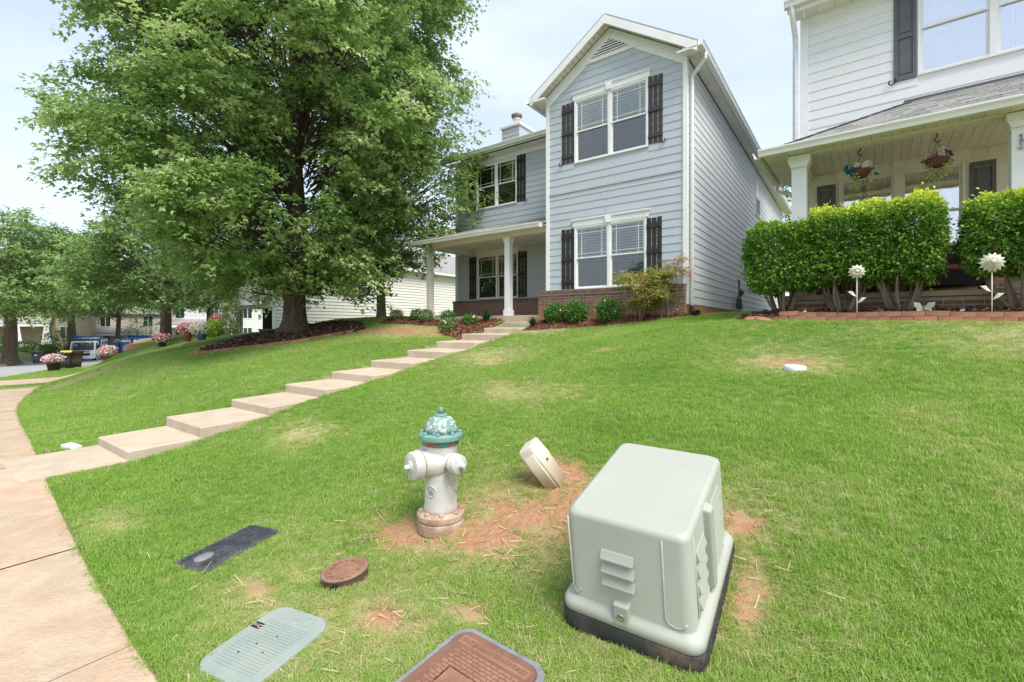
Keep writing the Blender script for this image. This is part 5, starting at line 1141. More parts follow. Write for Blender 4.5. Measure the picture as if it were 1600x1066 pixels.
MB().box(-.10,.045,-.045,.085,-1.6,3.7).build('corner_board',m_trim,HN); MB().box(.036,.08,13.6,13.7,-1.6,3.7).build('downspout',m_trim,HN)
for x_ in (.4,HWn-.4): roofplane(HN,[(x_,-.4,3.75),(x_,15.4,3.75),(HWn/2,15.4,5.5),(HWn/2,-.4,5.5)],m_shin)
MB().prism([(HWn,3.7),(0,3.7),(HWn/2,5.4)],0,.1,'y').build('gable_end',m_creamH,HN)
MB().box(.38,.42,-.4,15.4,3.58,3.76).build('fascia',m_trim,HN); MB().box(0.04,.38,-.4,15.4,3.62,3.64).build('soffit',m_trim,HN)
MB().box(HWn,-.12,-.1,1.5,-1.35,-1.05).build('porch_floor',m_kerb,HN); MB().box(HWn,-.12,1.44,1.497,-1.05,1.05).build('porch_shade',m_dark,HN)  # near-black sheet stands in for the shade deep inside the porch
MB().box(HWn-.05,.06,-.09,-.002,1.0,1.3).build('porch_beam',m_trim,HN); roofplane(HN,[(.15,-.65,1.28),(HWn-.3,-.65,1.28),(HWn+.1,-.04,1.72),(-.2,-.04,1.72)],m_shin,name='porch_roof'); MB().box(HWn-.3,.15,-.69,-.66,1.12,1.3).build('fascia',m_trim,HN)
x=-3.62; MB().box(x-.09,x+.09,-.09,.09,-.35,1.0).box(x-.12,x+.12,-.12,.12,.88,.999).build('porch_column',m_trim,HN); MB().box(x-.24,x+.24,-.28,.20,-1.5,-.35).build('stone_pier',M('pier_stone',(.42,.33,.26),(.3,.2,.15),rough=.9,scale=9),HN)
MB().tube([(HWn-.25,-.68,1.2),(HWn-.2,-.6,.95),(x-.1,-.1,.75),(x-.13,-.12,-.3)],.045,6).build('downspout',m_trim,HN)
m_teal=M('teal_paint',(.03,.26,.31),(.02,.2,.25),rough=.5); m_bluep=M('blue_glaze',(.10,.18,.42),(.07,.13,.32),rough=.3)
NP=lambda x,y,z: HN.matrix_basis@Vector((x,y,z))
o=empty('porch_bench','teal slatted bench on the neighbour porch just left of the maple trunk','bench',NP(-1.75,.35,-1.05),ROT)
MB().box(-1.05,1.05,-.2,.25,.38,.44).build('seat',m_teal,o)
for i in range(14): MB().box(-1.03+i*.155,-.95+i*.155,.22,.26,.44,.92).build('slat',m_teal,o)
MB().box(-1.06,1.06,.20,.28,.90,.98).build('top_rail',m_teal,o)
for x in (-1.02,.97):
    for y in (-.2,.2): MB().box(x,x+.05,y,y+.05,0,.4).build('leg',m_teal,o)
for i,(x,y,lab) in enumerate(((-3.72,-.12,'blue glazed pot on the stone pier in front of the white porch column'),(-2.98,.6,'blue glazed pot standing behind the porch column, next to the teal bench'))):
    z_=-.35 if i==0 else -.72
    o=empty('plant_pot',lab,'pot',NP(x-(.02 if i==0 else 0),y-(.05 if i==0 else 0),z_),0); MB().lathe([(.09,0),(.14,.10),(.15,.28),(.17,.30),(.17,.34),(.14,.34)],14).build('pot',m_bluep,o)
    if i: MB().box(-.15,.15,-.15,.15,-.31,0).build('stand',m_hook,o)

# flowers and pots in the neighbour's yard
def potflower(name,label,s,t,zs_,r,h,potmat,flmats,seed,potr=.2,poth=.35,n=500,leaf=.06,cat='flower pot',group=None):
    global rng; rng=np.random.default_rng(seed); z=TZ(s,t)+zs_; o=empty(name,label,cat,W(s,t,z),0,group)
    if poth: MB().lathe([(potr*.68,0),(potr*.95,poth*.82),(potr*1.08,poth*.84),(potr*1.08,poth),(potr*.85,poth)],18).build('pot',potmat,o)
    d=norm(rng.normal(0,1,(n,3))); pos=d*np.array([r,r,h/2])*(rng.random((n,1))**.3)+np.array([0,0,poth+h*.40])
    leafobj('foliage',[leafcloud(pos,rng.normal(0,1,(n,3)),d+rng.normal(0,.4,(n,3)),leaf*rng.uniform(.7,1.3,n),'oval')],m_leafS,o)
    m=int(n*.95); k=len(flmats)
    for q,fm in enumerate(flmats):
        mm=m//k; d=norm(rng.normal(0,1,(mm,3))+np.array([0,-.3,.4])); pos=d*np.array([r,r,h/2])*1.03+np.array([0,0,poth+h*.42]); leafobj('blossoms',[leafcloud(pos,rng.normal(0,1,(mm,3)),d+rng.normal(0,.3,(mm,3)),leaf*rng.uniform(.7,1.3,mm),'petal')],fm,o)
    return o
m_terra=M('terracotta',(.36,.12,.075),(.28,.09,.06),rough=.7,scale=5); m_dpot=M('dark_planter',(.06,.045,.04),rough=.6)
def xy(px,Y): X=(px-800)/725*Y; return ST(X,Y)
for (nm,lab,px,Y,zz,r,h,pm,fl,sd_,pr,ph) in [
 ('flower_pot','terracotta pot of pink petunias at the street, right of the bins',170,29.5,0,.50,.60,m_terra,[m_pinkF,m_whiteF],81,.36,.50),
 ('flower_pot','dark tapered planter of pale pink flowers left of the yellow-lidded bin',83,26.2,0,.44,.48,m_dpot,[m_whiteF,m_pinkF],82,.30,.48),
 ('flower_pot','low pot of red and white flowers in front of the brick retaining wall',253,23.5,.05,.40,.45,m_dpot,[m_redF,m_whiteF],83,.20,.22),
 ('flower_pot','tall red planter of pink flowers just above the lawn crest',294,22.2,.10,.42,.50,m_terra,[m_pinkF,m_pinkF],84,.17,.42),
 ('flower_pot','teal pot of white flowers left of the lime-green plant',315,21.6,.05,.45,.60,m_bluep,[m_whiteF],85,.22,.30),
 ('flower_pot','mounded pink flowers behind the lime-green plant',343,23.5,.35,.42,.5,m_terra,[m_pinkF],86,.2,.4)]:
    s_,t_=xy(px,Y); potflower(nm,lab,float(s_),float(t_),zz,r,h,pm,fl,sd_,pr,ph,n=420,leaf=.085)
s_,t_=xy(334,21.8); shrub('lime_plant','bright lime-green leafy mound among the flower pots',float(s_),float(t_),.42,.4,.85,900,.11,m_limeL,'oval',stemh=.1,stems=3,seed=87,cat='plant')
s_,t_=xy(357,22.0); shrub('flower_shrub','loose green and yellow flowering shrub beside the neighbour porch column',float(s_),float(t_),.5,.45,.95,1100,.09,m_varL,'oval',stemh=.1,stems=3,seed=88,flowers=(m_whiteF,14,.06))
s_,t_=xy(364,23.2); shrub('flower_tree','tall narrow potted bush with orange and white blooms left of the neighbour porch column',float(s_),float(t_),.45,.42,1.95,1300,.09,m_leafB,'oval',stemh=.5,stems=4,seed=89,flowers=(m_orangeF,16,.10))
# curved brick retaining wall
rw=empty('retaining_wall','curved low red brick retaining wall around the yard tree beyond the lawn crest','retaining wall',(-20,24,-1.8),0)
pts=[(197,31),(222,29.5),(245,28),(270,26.5),(295,25.5),(312,25.3)]; P=[]
for px,Y in pts: X=(px-800)/725*Y; P.append((X,Y))
dn=[];
for i in range(len(P)-1):
    for k in range(12): f=k/12; dn.append((P[i][0]*(1-f)+P[i+1][0]*f,P[i][1]*(1-f)+P[i+1][1]*f))
wb=[MB(),MB()]
for i in range(len(dn)-1):
    (xa,ya),(xb,yb)=dn[i],dn[i+1]; f=i/len(dn); zt=-1.12+.80*f; zb=min(TZW(xa,ya)-.05,zt-.4); d=Vector((xb-xa,yb-ya,0)); L_=d.length; a=math.atan2(d.y,d.x)
    for r_ in range(int((zt-zb)/.1)+1):
        z=zt-.095*(r_+1); Mx=Matrix.Translation((xa+20+ (d.x/2 if r_%2 else 0),ya-24+(d.y/2 if r_%2 else 0),z+1.8))@Matrix.Rotation(a,4,'Z'); wb[0].box(0,L_-.012,-.07,.10,0,.088,Mx)
wb[0].build('bricks',m_edge,rw,kind='stuff')
b=MB()
for i in range(len(dn)-1):
    (xa,ya),(xb,yb)=dn[i],dn[i+1]; f=i/len(dn); zt=-1.12+.80*f; b.add([(xa+20,ya-24,zt+1.75),(xb+20,yb-24,zt+1.76),(xb+19.0,yb-21.5,zt+2.1),(xa+19.0,ya-21.5,zt+2.1)],[(0,1,2,3)])
b.build('soil_behind',m_ground,rw)

# ------------------------------------------------------------ street things
def cart(label,px,Y,lidm,rz,bodym,group=None,open_=False):
    s_,t_=xy(px,Y); p=W(s_,t_,TZ(float(s_),float(t_))); o=empty('wheeled_bin',label,'wheeled bin',p,rz,group)
    b=MB(); loft(b,[[(x,y,z) for x,y in rrect(hx,hy,.04,3)] for hx,hy,z in ((.22,.25,.08),(.24,.28,.5),(.29,.34,.98),(.31,.36,.99),(.31,.36,1.03))]); b.build('body',bodym,o)
    MB().prism([(-.40,1.03),(.36,1.03),(.38,1.06),(.2,1.12),(-.36,1.10)],-.32,.32,'x').build('lid',lidm,o); MB().box(-.27,.27,.36,.42,.93,.97).build('handle',bodym,o)
    for sx in (-.28,.28): MB().lathe([(.13,-.03),(.13,.03)],14,Matrix.Translation((sx,.26,.13))@Matrix.Rotation(R(90),4,'Y')).build('wheel',m_hook,o)
    MB().box(-.08,.08,-.335,-.30,.72,.78).build('label_plate',m_trim,o)
    return o
m_bin=M('bin_plastic',(.055,.058,.062),(.04,.042,.045),rough=.5); m_ybin=M('yellow_lid',(.62,.42,.03),rough=.5)
cart('black wheeled bin with yellow lid at the kerb, beside the mailbox',103,28.6,m_ybin,R(35),m_bin,'wheeled bins at the kerb'); cart('dark wheeled bin turned away with its wheels showing, right of the yellow-lidded bin',117,29.0,m_bin,R(150),M('brown_bin',(.09,.07,.055),rough=.6),'wheeled bins at the kerb'); cart('black wheeled bin on the far side of the street at left',58,40.5,m_bin,R(30),m_bin,'wheeled bins at the kerb')
def mailbox(label,px,Y,box,rz,H=1.15):
    s_,t_=xy(px,Y); o=empty('mailbox',label,'mailbox',W(s_,t_,TZ(float(s_),float(t_))),rz,'mailbox posts along the street'); MB().box(-.05,.05,-.05,.05,-.1,H).build('post',m_hook,o,.004); MB().lathe([(.03,H),(.07,H+.05),(.03,H+.12),(.01,H+.15)],10).build('finial',m_hook,o)
    if box: b=MB(); b.prism([(-.09,.0),(.09,0),(.09,.14),(.06,.20),(0,.225),(-.06,.20),(-.09,.14)],-.62,-.08,'y'); m_=b.build('letter_box',m_meter,o); m_.location=(0,0,H-.30); MB().box(-.03,.03,-.5,.0,H-.35,H-.30).build('arm',m_hook,o)
mailbox('dark post mailbox with grey box left of the yellow-lidded bin',92,27.3,True,R(60)); mailbox('thin dark mailbox post between the two big flower pots and the trucks',187,29.6,True,R(20)); mailbox('bare dark post standing in the kerb grass below the rear truck',206,31.5,False,0,1.1)
m_tblue=M('truck_blue',(.015,.055,.20),(.012,.045,.16),rough=.35,spec=.5); m_tgrn=M('truck_green',(.18,.55,.12),rough=.4); m_twh=M('truck_white',(.78,.79,.80),rough=.3,spec=.5); m_tglass=M('truck_glass',(.03,.05,.05),rough=.08,spec=.8); m_tyre=M('tyre',(.02,.02,.02),rough=.9); m_rim=M('rim',(.6,.6,.6),rough=.4,metal=.4); m_lamp=M('lamp',(.7,.66,.6),rough=.2); m_taill=M('tail',(.4,.02,.02),rough=.3)
def truck(label,px,Y,rz):
    s_,t_=xy(px,Y); o=empty('box_truck',label,'truck',W(s_,t_,TZ(float(s_),float(t_))-.12),rz,'blue and white junk hauling trucks')
    # local: front faces -y
    b=MB(); prof=[(-3.1,.45),(-3.12,.95),(-3.05,1.25),(-2.70,2.12),(-2.45,2.22),(-1.25,2.22),(-1.2,.55),(-3.0,.42)]; b.prism(prof,-1.0,1.0,'x'); cb=b.build('cab',m_twh,o,.05)
    MB().add([(-.9,-3.075,1.27),(.9,-3.075,1.27),(.84,-2.72,2.08),(-.84,-2.72,2.08)],[(0,1,2,3)]).build('windscreen',m_tglass,cb)
    for sx in (-1,1):
        MB().prism([(-2.85,1.3),(-2.6,2.02),(-1.75,2.02),(-1.75,1.3)],sx*1.004-.004,sx*1.004+.004,'x').build('side_window',m_tglass,cb); MB().box(sx*.95-.14,sx*.95+.14,-3.14,-3.08,.72,.92).build('headlight',m_lamp,cb); MB().box(sx*1.2-.08,sx*1.2+.08,-3.0,-2.94,1.4,1.85).build('mirror',m_hook,cb)
    MB().box(-.6,.6,-3.15,-3.10,.7,.95).build('grille',m_hook,cb); MB().box(-1.0,1.0,-3.2,-3.05,.38,.6).build('bumper',m_twh,cb)
    link('lettering',textmesh('GOT-JUNK?',.24,.003,m_tblue,bold=.004),cb,(0,-3.125,1.10),(R(90),0,0))
    bx=MB().box(-1.08,1.08,-1.05,3.0,.95,2.45).box(-1.08,1.08,-1.9,-1.05,2.28,2.75).build('box_body',m_tblue,o,.02); MB().box(-.45,.45,-1.0,3.0,.55,.95).build('chassis',m_hook,o)
    for sx in (-1,1):
        MB().box(sx*1.085-.006,sx*1.085+.006,-.9,2.9,1.22,1.46).build('green_stripe',m_tgrn,bx); MB().box(sx*1.085-.006,sx*1.085+.006,-.9,2.9,1.05,1.14).build('white_stripe',m_twh,bx)
        MB().box(sx*1.095-.006,sx*1.095+.006,-.85,2.85,1.62,2.3).build('panel',m_twh,bx); link('lettering',textmesh('1-800-GOT-JUNK?',.44,.004,m_tblue,bold=.010),bx,(sx*1.106,1.0,1.95),(R(90),0,sx*R(90)),(1,1.25,1))
    link('lettering',textmesh('1-800-',.30,.003,m_tgrn,bold=.006),bx,(-.45,-1.908,2.52),(R(90),0,0)); link('lettering',textmesh('GOT-JUNK?',.28,.003,m_twh,bold=.006),bx,(.42,-1.908,2.52),(R(90),0,0))
    link('lettering',textmesh('1-800-',.28,.003,m_tgrn,bold=.006),bx,(.55,3.006,2.15),(R(90),0,R(180))); link('lettering',textmesh('GOT-JUNK?',.28,.003,m_twh,bold=.006),bx,(-.35,3.006,2.15),(R(90),0,R(180)))
    for q in range(3): MB().box(-.5,.3,3.001,3.008,1.45-q*.18,1.52-q*.18).build('small_print',m_rim,bx)
    for sx in (-.9,.9): MB().box(sx-.1,sx+.1,3.0,3.03,1.0,1.12).build('tail_lamp',m_taill,bx)
    for sx in (-.88,.88):
        for yy in (-2.35,1.65):
            Mx=Matrix.Translation((sx,yy,.40))@Matrix.Rotation(R(90),4,'Y'); wh=MB().lathe([(.22,-.13),(.38,-.13),(.40,-.09),(.40,.09),(.38,.13),(.22,.13)],20,Mx).build('wheel',m_tyre,o); MB().lathe([(.23,-.135),(.23,.135)],16,Mx).build('rim',m_rim,wh)
    return o
truck('blue and white junk removal truck facing the camera on the far street',140,51.5,R(32)); truck('second blue junk removal truck seen from behind its box, cab at right',212,56.0,R(203))

# ------------------------------------------------------------ houses across the street
def far_house(label,px,Y,rz,wd,dp,ht,wall,roofm,zb=None,wins=3,cols=4,colw=.2,gable=True,door=True,lap=.2,tap=False):
    s_,t_=xy(px,Y); z=TZ(float(s_),float(t_)) if zb is None else zb; o=empty('house',label,'house',W(s_,t_,z-.2),rz); h=wd/2
    MB().box(-h,h,0,dp,-.5,ht).build('wall',wall,o); lapwall(o,-h,h,0,0,.2,ht,wall,'x',lap); lapwall(o,h,h,0,dp,.2,ht,wall,'y',lap)
    if gable: roofplane(o,[(-h-.4,-.4,ht),(h+.4,-.4,ht),(h+.4,dp/2,ht+dp*.28),(-h-.4,dp/2,ht+dp*.28)],roofm,.1); roofplane(o,[(-h-.4,dp+.4,ht),(h+.4,dp+.4,ht),(h+.4,dp/2,ht+dp*.28),(-h-.4,dp/2,ht+dp*.28)],roofm,.1); MB().prism([(0,ht),(dp,ht),(dp/2,ht+dp*.27)],h-.1,h,'x').prism([(0,ht),(dp,ht),(dp/2,ht+dp*.27)],-h,-h+.1,'x').build('gable_end',wall,o)
    roofplane(o,[(-h,-2.2,2.75),(h*.5,-2.2,2.75),(h*.5,-.01,3.5),(-h,-.01,3.5)],roofm,.08,'porch_roof'); MB().box(-h,h*.5,-2.2,-1.95,2.45,2.75).build('porch_beam',m_trim,o)
    for i in range(cols):
        x=-h+.3+i*(wd*.75-.6)/(cols-1); 
        if tap: b=MB(); b.prism([(x-.5,0),(x+.5,0),(x+.22,2.45),(x-.22,2.45)],-2.2,-1.8,'y'); b.build('porch_column',m_trim,o)
        else: MB().box(x-colw/2,x+colw/2,-2.15,-1.95,0,2.45).build('porch_column',m_trim,o)
    MB().box(-h,h*.5,-2.3,0,-.3,.15).build('porch_floor',m_kerb,o)
    for fl in range(2 if ht>4.5 else 1):
        for i in range(wins):
            x=-h+wd*(i+.5)/wins; 
            if door and fl==0 and i==1: MB().box(x-.5,x+.5,-.05,.0,.15,2.25).build('door',m_br,o); continue
            z0=.9+fl*2.9; f=MB().box(x-.65,x+.65,-.06,-.001,z0-.1,z0+1.6).build('window',m_trim,o)
            for a,c in ((x-.55,x-.04),(x+.04,x+.55)): MB().box(a,c,-.07,-.061,z0,z0+1.5).build('pane',m_tglass,f)
    return o
m_beige=M('beige_siding',(.55,.45,.35),(.50,.41,.31),rough=.8); m_cream2=M('pale_cream_siding',(.70,.66,.56),(.66,.61,.52),rough=.8); m_greyh=M('grey_siding',(.30,.31,.34),(.26,.27,.30),rough=.8); m_whith=M('white_house',(.72,.72,.70),rough=.8)
far_house('beige sided house with tapered white porch columns behind the far left tree',20,60,R(36),15,10,5.4,m_beige,m_shin,tap=True,cols=5)
far_house('pale cream house with white porch posts behind the trucks',165,69,R(33),15,10,5.6,m_cream2,m_shin)
far_house('grey house between the cream house and the yard tree',252,84,R(25),12,10,5.8,m_greyh,m_shin)
far_house('white house glimpsed between the two yard trees',335,66,R(12),13,10,5.6,m_whith,m_shin)
# hedges and shrubs at those houses
for i,(px,Y,r,h,lab) in enumerate([(92,56,2.0,3.0,'big rounded bright green bush in front of the far cream house'),(75,53,.9,1.3,'small low bush at the foot of a white tapered column'),(2,50,1.3,1.6,'dark rounded bush at the left picture edge across the street'),(40,54,1.6,1.2,'grey-green low shrub between the far tree and the tapered columns'),(160,64,1.6,2.0,'rounded shrub before the cream house porch, above the first truck'),(285,44,1.6,1.1,'low green hedge right of the yard tree trunk'),(218,60,2.4,4.6,'tall loose green shrub between the cream house and the yard tree')]):
    s_,t_=xy(px,Y); shrub('far_shrub',lab,float(s_),float(t_),r,r*.8,h,700,.24,m_leafB if i%2 else m_leafS,'oval','shrubs across the street',seed=100+i,stemh=.1,stems=3,stemr=.05)

# ------------------------------------------------------------ other trees
def T(name,label,px,Y,H,rad,tr,c0,nclu,K,per,leaf,seed,mat=m_leafB,**kw):
    s_,t_=xy(px,Y); z=TZ(float(s_),float(t_)); X=(px-800)/725*Y
    return tree(name,label,X,Y,z,H,rad,tr,c0,[(0,.55),(.12,.85),(.35,1),(.65,.88),(.85,.6),(1,.2)],nclu,K,per,leaf,mat,m_bark,slen=rad*.22,limbs=12,seed=seed,twigs=False,shell=(.4,1),**kw)
T('street_tree','broad green tree with thick dark trunk across the street at the far left',15,41,13.4,6.0,.50,4.3,260,7,16,.27,111,flare=1.7)
T('street_tree','pale green tree behind the bins, between the far left tree and the maple',112,52,13.6,6.0,.4,5.6,200,7,14,.32,112)
T('yard_tree','medium tree with forked trunk behind the curved brick retaining wall',258,25,7.2,4.0,.27,2.3,240,7,18,.17,113,flare=1.3)
T('yard_tree','small slim tree between the retaining wall and the neighbour porch',326,31,6.0,3.0,.14,2.3,120,7,14,.19,114)
T('background_tree','distant tree filling the gap above the trucks',185,62,13.5,6.2,.3,5.6,160,7,12,.36,115)
T('background_tree','distant tree rising behind the grey house',262,95,15,7.5,.3,2,150,7,12,.42,116)
T('background_tree','distant tree behind the white house left of the cream porch',352,80,13,6.5,.3,1.5,150,7,12,.38,117)
T('background_tree','distant tree at the left edge behind the beige house',-60,82,15,8,.3,2,120,7,12,.42,118)
T('background_tree','tree crown seen in the gap between the two main houses',1243,38,13.5,4.6,.25,2,150,7,16,.24,119,mat=m_leafY)
T('background_tree','distant tree behind the cream house and the trucks',60,92,14,8,.3,2,120,7,12,.45,120)

tree('street_tree','tree down the street behind the viewer, mirrored in the blue house windows',-24,-10,-2,10,4,.3,2.2,[(0,.5),(.2,.9),(.5,1),(.8,.7),(1,.2)],100,7,12,.28,m_leafB,m_bark,slen=1.0,limbs=8,seed=140,twigs=False)

# ------------------------------------------------------------ grass blades on the lawn (instanced tufts)
def tuft(name,seed,n,h,spread,w,mat,lie=.0):
    rs=random.Random(seed); b=MB()
    for i in range(n):
        a=rs.uniform(0,6.28); r=spread*math.sqrt(rs.random()); x,y=r*math.cos(a),r*math.sin(a); L=h*rs.uniform(.55,1.2); th=rs.uniform(0,6.28); bnd=L*rs.uniform(.25,.95)+lie*L
        dx,dy=math.cos(th),math.sin(th); sx,sy=-dy*w/2,dx*w/2; hh=max(.006,L*(1-lie*.8))
        b.add([(x-sx,y-sy,-.004),(x+sx,y+sy,-.004),(x+dx*bnd*.35+sx*.85,y+dy*bnd*.35+sy*.85,hh*.6),(x+dx*bnd*.35-sx*.85,y+dy*bnd*.35-sy*.85,hh*.6),(x+dx*bnd,y+dy*bnd,hh*.95)],[(0,1,2,3),(3,2,4)])
    return bpy.data.objects.new(name,b.mesh(name,mat))
m_grass=leafmat('grass_blade',[(.13,.26,.032),(.21,.38,.055),(.31,.46,.09),(.46,.48,.19),(.64,.56,.34)],rough=.5,transl=.35,inst=True,spec=.3)
tc_=bpy.data.collections.new('grass_tufts')
for i in range(4): tc_.objects.link(tuft('grass_tuft',i,13,.029,.034,.0023,m_grass))
tc_.objects.link(tuft('grass_tuft',7,9,.05,.05,.003,m_grass,.75))
tc_.objects.link(tuft('grass_tuft',8,7,.052,.035,.0032,m_grass))
rng=np.random.default_rng(3); PS=[]
for d0,d1 in [(1.3,2),(2,3),(3,4.5),(4.5,6.5),(6.5,9),(9,13),(13,18),(18,26),(26,40)]:
    dm=(d0+d1)/2; rho=11000/(1+(dm/2.5)**2); n=int(rho*2.4*dm*(d1-d0)); d=np.sqrt(rng.uniform(d0*d0,d1*d1,n)); a=rng.uniform(-1.2,1.2,n); PS.append(np.stack([d*np.sin(a),d*np.cos(a),d],-1))
PS=np.concatenate(PS); gs,gt=ST(PS[:,0],PS[:,1]); ta=gt-tn(gs)
edgej=(fbm(gs,gt,6,1)-.5)*.09
ok=((ta>2.30+edgej)|((ta>.01)&(ta<.94))|((gs>19.6)&(ta>.01)))
ok&=~((gs>3.69+edgej*.3)&(gs<4.91)&(gt>-9.5)&(gt<.4))
for kind,poly in BEDS: ok&=~inside(poly,gs,gt)
ok&=~((gt>-.02)&(gs>-.3)&(gs<9.3)&(gt<20)); ok&=~((gs<.0)&(gt>.3)&(gs>-1.6)&(rng.random(len(gs))<.7))
hb=np.stack([(PS[:,0]-C2[0])*U2v[0]+(PS[:,1]-C2[1])*U2v[1],(PS[:,0]-C2[0])*V2v[0]+(PS[:,1]-C2[1])*V2v[1]],-1); ok&=~((hb[:,0]>-.6)&(hb[:,1]>-2.64)); ok&=~((hb[:,0]>-.3)&(hb[:,1]>-2.74))
def excl(o,hx,hy,pad=.0):
    m=o.matrix_basis.inverted(); v=Vector
    A=np.array(m)[:3,:3]; lx=PS[:,0]-o.location.x; ly=PS[:,1]-o.location.y; a=o.rotation_euler.z; c_,s_=math.cos(a),math.sin(a); x=lx*c_+ly*s_; y=-lx*s_+ly*c_
    return (np.abs(x)<hx+pad)&(np.abs(y)<hy+pad)
ok&=~excl(tr,BX,BY,.0); ok&=~excl(gl,.18,.225); ok&=~excl(rl,.25,.34); ok&=~excl(ov,.11,.08); ok&=~excl(wc,.09,.09); ok&=~excl(hy,.15,.15); ok&=~excl(pd,.04,.04)
ok&=~(excl(mb_,.12,.26)&~(excl(mb_,.12,.26)&(rng.random(len(gs))<.025)))
sp_=(gs>20.5)&(gs<24.5)&(ta<9.5); ok&=~sp_; ok&=~((gs>20)&(gt>1.1)&(gs<31))
cl=gmask(CLAY,gs,gt)*np.clip(.05+1.9*fbm(gs,gt,4,9),0,1.2); dr_=gmask(DRY,gs,gt)*np.clip(.2+1.4*fbm(gs,gt,1.5,4),0,1.2)
pat=fbm(gs,gt,.55,12); fine=fbm(gs,gt,3.2,20)
dens=np.clip(1.0-1.05*cl,0.03,1)*np.clip(.72+.6*fine-.35*dr_,.2,1); ok&=rng.random(len(gs))<dens
PS=PS[ok];gs=gs[ok];gt=gt[ok];cl=cl[ok];dr_=dr_[ok];pat=pat[ok];fine=fine[ok]
n=len(PS); print('tufts',n)
thin=np.clip((fbm(gs,gt,1.3,31)-.52)*3.0,0,1)
rv=np.clip(.02+.42*pat+.22*rng.random(n)+.42*np.clip(dr_,0,1)*rng.random(n)+.30*thin*rng.random(n)+.25*np.clip(cl,0,1)*rng.random(n)+(rng.random(n)<.05+.25*dr_)*.45,0,1)
vi=np.where((rng.random(n)<.10+.45*np.clip(dr_,0,1)),4,np.where(rng.random(n)<.03,5,rng.integers(0,4,n)))
sc=(.75+.5*rng.random(n))*(1+.045*np.clip(PS[:,2]-3,0,20))*(1-.30*np.clip(dr_+cl,0,1))*(.85+.4*pat)
me=bpy.data.meshes.new('grass'); me.vertices.add(n); me.vertices.foreach_set('co',np.stack([PS[:,0],PS[:,1],ground_z(gs,gt)],-1).astype(np.float32).ravel())
for nm,arr in (('rnd',rv),('scl',sc),('rz',rng.uniform(0,6.28,n))): a=me.attributes.new(nm,'FLOAT','POINT'); a.data.foreach_set('value',arr.astype(np.float32))
a=me.attributes.new('vi','INT','POINT'); a.data.foreach_set('value',vi.astype(np.int32))
go=link('grass',me); tag(go,'short patchy lawn grass, green with straw-coloured and bare spots','grass',kind='stuff')
ng=bpy.data.node_groups.new('scatter','GeometryNodeTree'); ng.interface.new_socket('Geometry',in_out='INPUT',socket_type='NodeSocketGeometry'); ng.interface.new_socket('Geometry',in_out='OUTPUT',socket_type='NodeSocketGeometry')
gi=ng.nodes.new('NodeGroupInput');gout=ng.nodes.new('NodeGroupOutput');ip=ng.nodes.new('GeometryNodeInstanceOnPoints'); ci=ng.nodes.new('GeometryNodeCollectionInfo'); ci.inputs['Collection'].default_value=tc_; ci.inputs['Separate Children'].default_value=True; ci.inputs['Reset Children'].default_value=True
def na(nm,ty):
    q=ng.nodes.new('GeometryNodeInputNamedAttribute'); q.data_type=ty; q.inputs[0].default_value=nm; return q.outputs['Attribute']
cx=ng.nodes.new('ShaderNodeCombineXYZ'); ng.links.new(na('rz','FLOAT'),cx.inputs[2]); ng.links.new(gi.outputs[0],ip.inputs['Points']); ng.links.new(ci.outputs[0],ip.inputs['Instance']); ip.inputs['Pick Instance'].default_value=True
ng.links.new(na('vi','INT'),ip.inputs['Instance Index']); ng.links.new(cx.outputs[0],ip.inputs['Rotation']); ng.links.new(na('scl','FLOAT'),ip.inputs['Scale']); ng.links.new(ip.outputs[0],gout.inputs[0])
md=go.modifiers.new('scatter','NODES'); md.node_group=ng
nc=70; cd_=np.sqrt(rng.uniform(2**2,9**2,nc)); ca=rng.uniform(-.85,.8,nc); cx_,cy_=cd_*np.sin(ca),cd_*np.cos(ca); k_=46
X=np.repeat(cx_,k_)+rng.normal(0,.07,nc*k_); Y=np.repeat(cy_,k_)+rng.normal(0,.07,nc*k_); s_,t_=ST(X,Y); ok=(t_-tn(s_)>2.36)&(t_<-1.2)&~((s_>3.6)&(s_<5))
for e_,ex_,ey_ in ((tr,BX,BY),(gl,.19,.27),(rl,.26,.35),(ov,.12,.1),(hy,.17,.17),(mb_,.15,.28)):
    a_=e_.rotation_euler.z; lx=X-e_.location.x;ly=Y-e_.location.y; ok&=~((np.abs(lx*math.cos(a_)+ly*math.sin(a_))<ex_)&(np.abs(-lx*math.sin(a_)+ly*math.cos(a_))<ey_))
X,Y,s_,t_=X[ok],Y[ok],s_[ok],t_[ok]; n=len(X); o=leafobj('weeds',[leafcloud(np.stack([X,Y,ground_z(s_,t_)+rng.uniform(.015,.04,n)],-1),rng.normal(0,1,(n,3))*np.array([1,1,.2]),np.array([0,0,1.])+rng.normal(0,.3,(n,3)),rng.uniform(.012,.028,n),'oval',rng.random(n)*.7)],m_leafS); tag(o,'small broad-leaved weeds scattered through the lawn grass','weeds',kind='stuff')
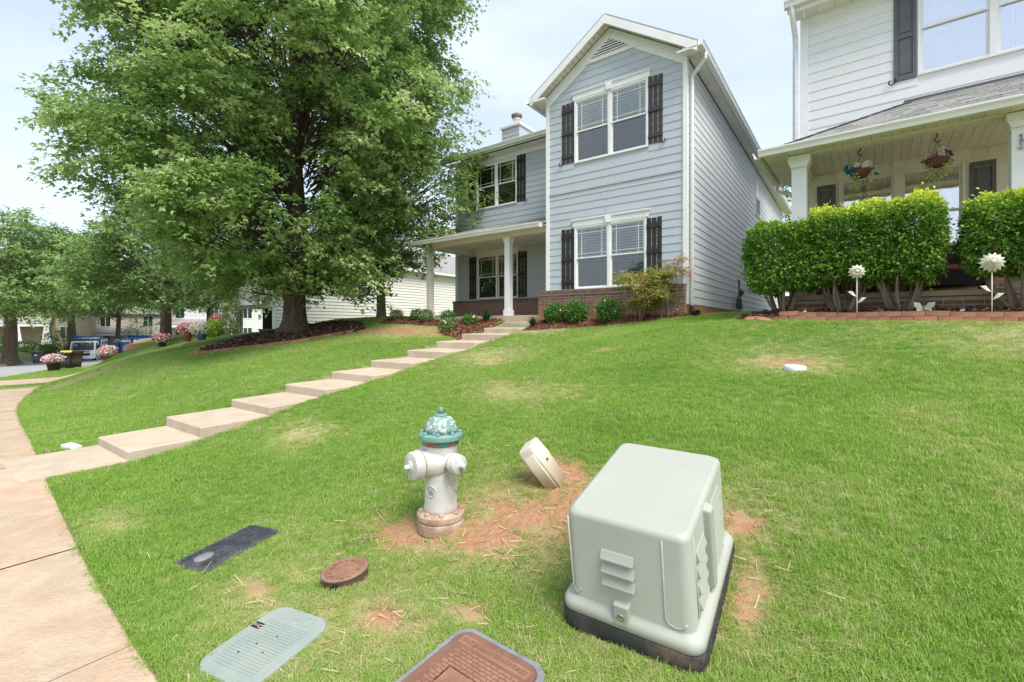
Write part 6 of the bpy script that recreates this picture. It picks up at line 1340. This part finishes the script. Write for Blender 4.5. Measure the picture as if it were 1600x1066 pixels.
# straw litter and clay crumbs near the utilities
n=9000; d=np.sqrt(rng.uniform(1.4**2,5.5**2,n)); a=rng.uniform(-.9,.8,n); X=d*np.sin(a);Y=d*np.cos(a); s_,t_=ST(X,Y); w_=gmask(DRY,s_,t_)*.8+gmask(CLAY,s_,t_)*.7; ok=(rng.random(n)<w_)&(t_-tn(s_)>2.32)
for e_,ex_,ey_ in ((tr,BX,BY),(gl,.19,.27),(rl,.26,.35),(ov,.12,.1),(hy,.16,.16)):
    a_=e_.rotation_euler.z; lx=X-e_.location.x;ly=Y-e_.location.y; ok&=~((np.abs(lx*math.cos(a_)+ly*math.sin(a_))<ex_)&(np.abs(-lx*math.sin(a_)+ly*math.cos(a_))<ey_))
X,Y,s_,t_=X[ok],Y[ok],s_[ok],t_[ok]; n=len(X); dd=rng.normal(0,1,(n,3)); dd[:,2]*=.18; m_straw=leafmat('straw',[(.26,.18,.09),(.50,.38,.20),(.62,.52,.32)],rough=.7,transl=.1)
PX={'straw':(np.array([[-.035,0,0],[.035,0,0],[.02,1,.03],[-.02,1,.03]]),np.array([[0,1,2],[0,2,3]]))}; SHAPES.update(PX)
o=leafobj('straw',[leafcloud(np.stack([X,Y,ground_z(s_,t_)+rng.uniform(.004,.02,n)],-1),dd,np.array([0,0,1.])+rng.normal(0,.3,(n,3)),rng.uniform(.03,.09,n),'straw')],m_straw); tag(o,'loose dead straw lying on the thin patches of lawn around the utility boxes','straw',kind='stuff')
n=2600; q=rng.integers(0,9,n); CL=np.array(CLAY[:9]+CLAY[:1])[:9]; s_=CL[q,0]+rng.normal(0,.6,n)*CL[q,2]; t_=CL[q,1]+rng.normal(0,.6,n)*CL[q,3]; ok=t_-tn(s_)>2.35; X,Y=WA(s_,t_)
for e_,ex_,ey_ in ((tr,BX,BY),(gl,.19,.27),(rl,.26,.35),(ov,.12,.1),(hy,.16,.16)):
    a_=e_.rotation_euler.z; lx=X-e_.location.x;ly=Y-e_.location.y; ok&=~((np.abs(lx*math.cos(a_)+ly*math.sin(a_))<ex_)&(np.abs(-lx*math.sin(a_)+ly*math.cos(a_))<ey_))
s_,t_,X,Y=s_[ok],t_[ok],X[ok],Y[ok]; n=len(X); bs=np.array([[0,0,1],[.94,0,-.33],[-.47,.82,-.33],[-.47,-.82,-.33]])*1.0; v=np.stack([X,Y,ground_z(s_,t_)],-1)[:,None,:]+bs[None]*(rng.uniform(.002,.009,n)[:,None,None])*rng.uniform(.6,1.3,(n,1,3)); f=np.array([[0,1,2],[0,2,3],[0,3,1],[1,3,2]])
o=link('soil_crumbs',npmesh('soil_crumbs',v.reshape(-1,3),(np.arange(n)[:,None,None]*4+f[None]).reshape(-1,3),M('clay_crumb',(.42,.26,.165),(.33,.19,.115),rough=.95))); tag(o,'small crumbs of red clay on the bare patches','soil',kind='stuff')
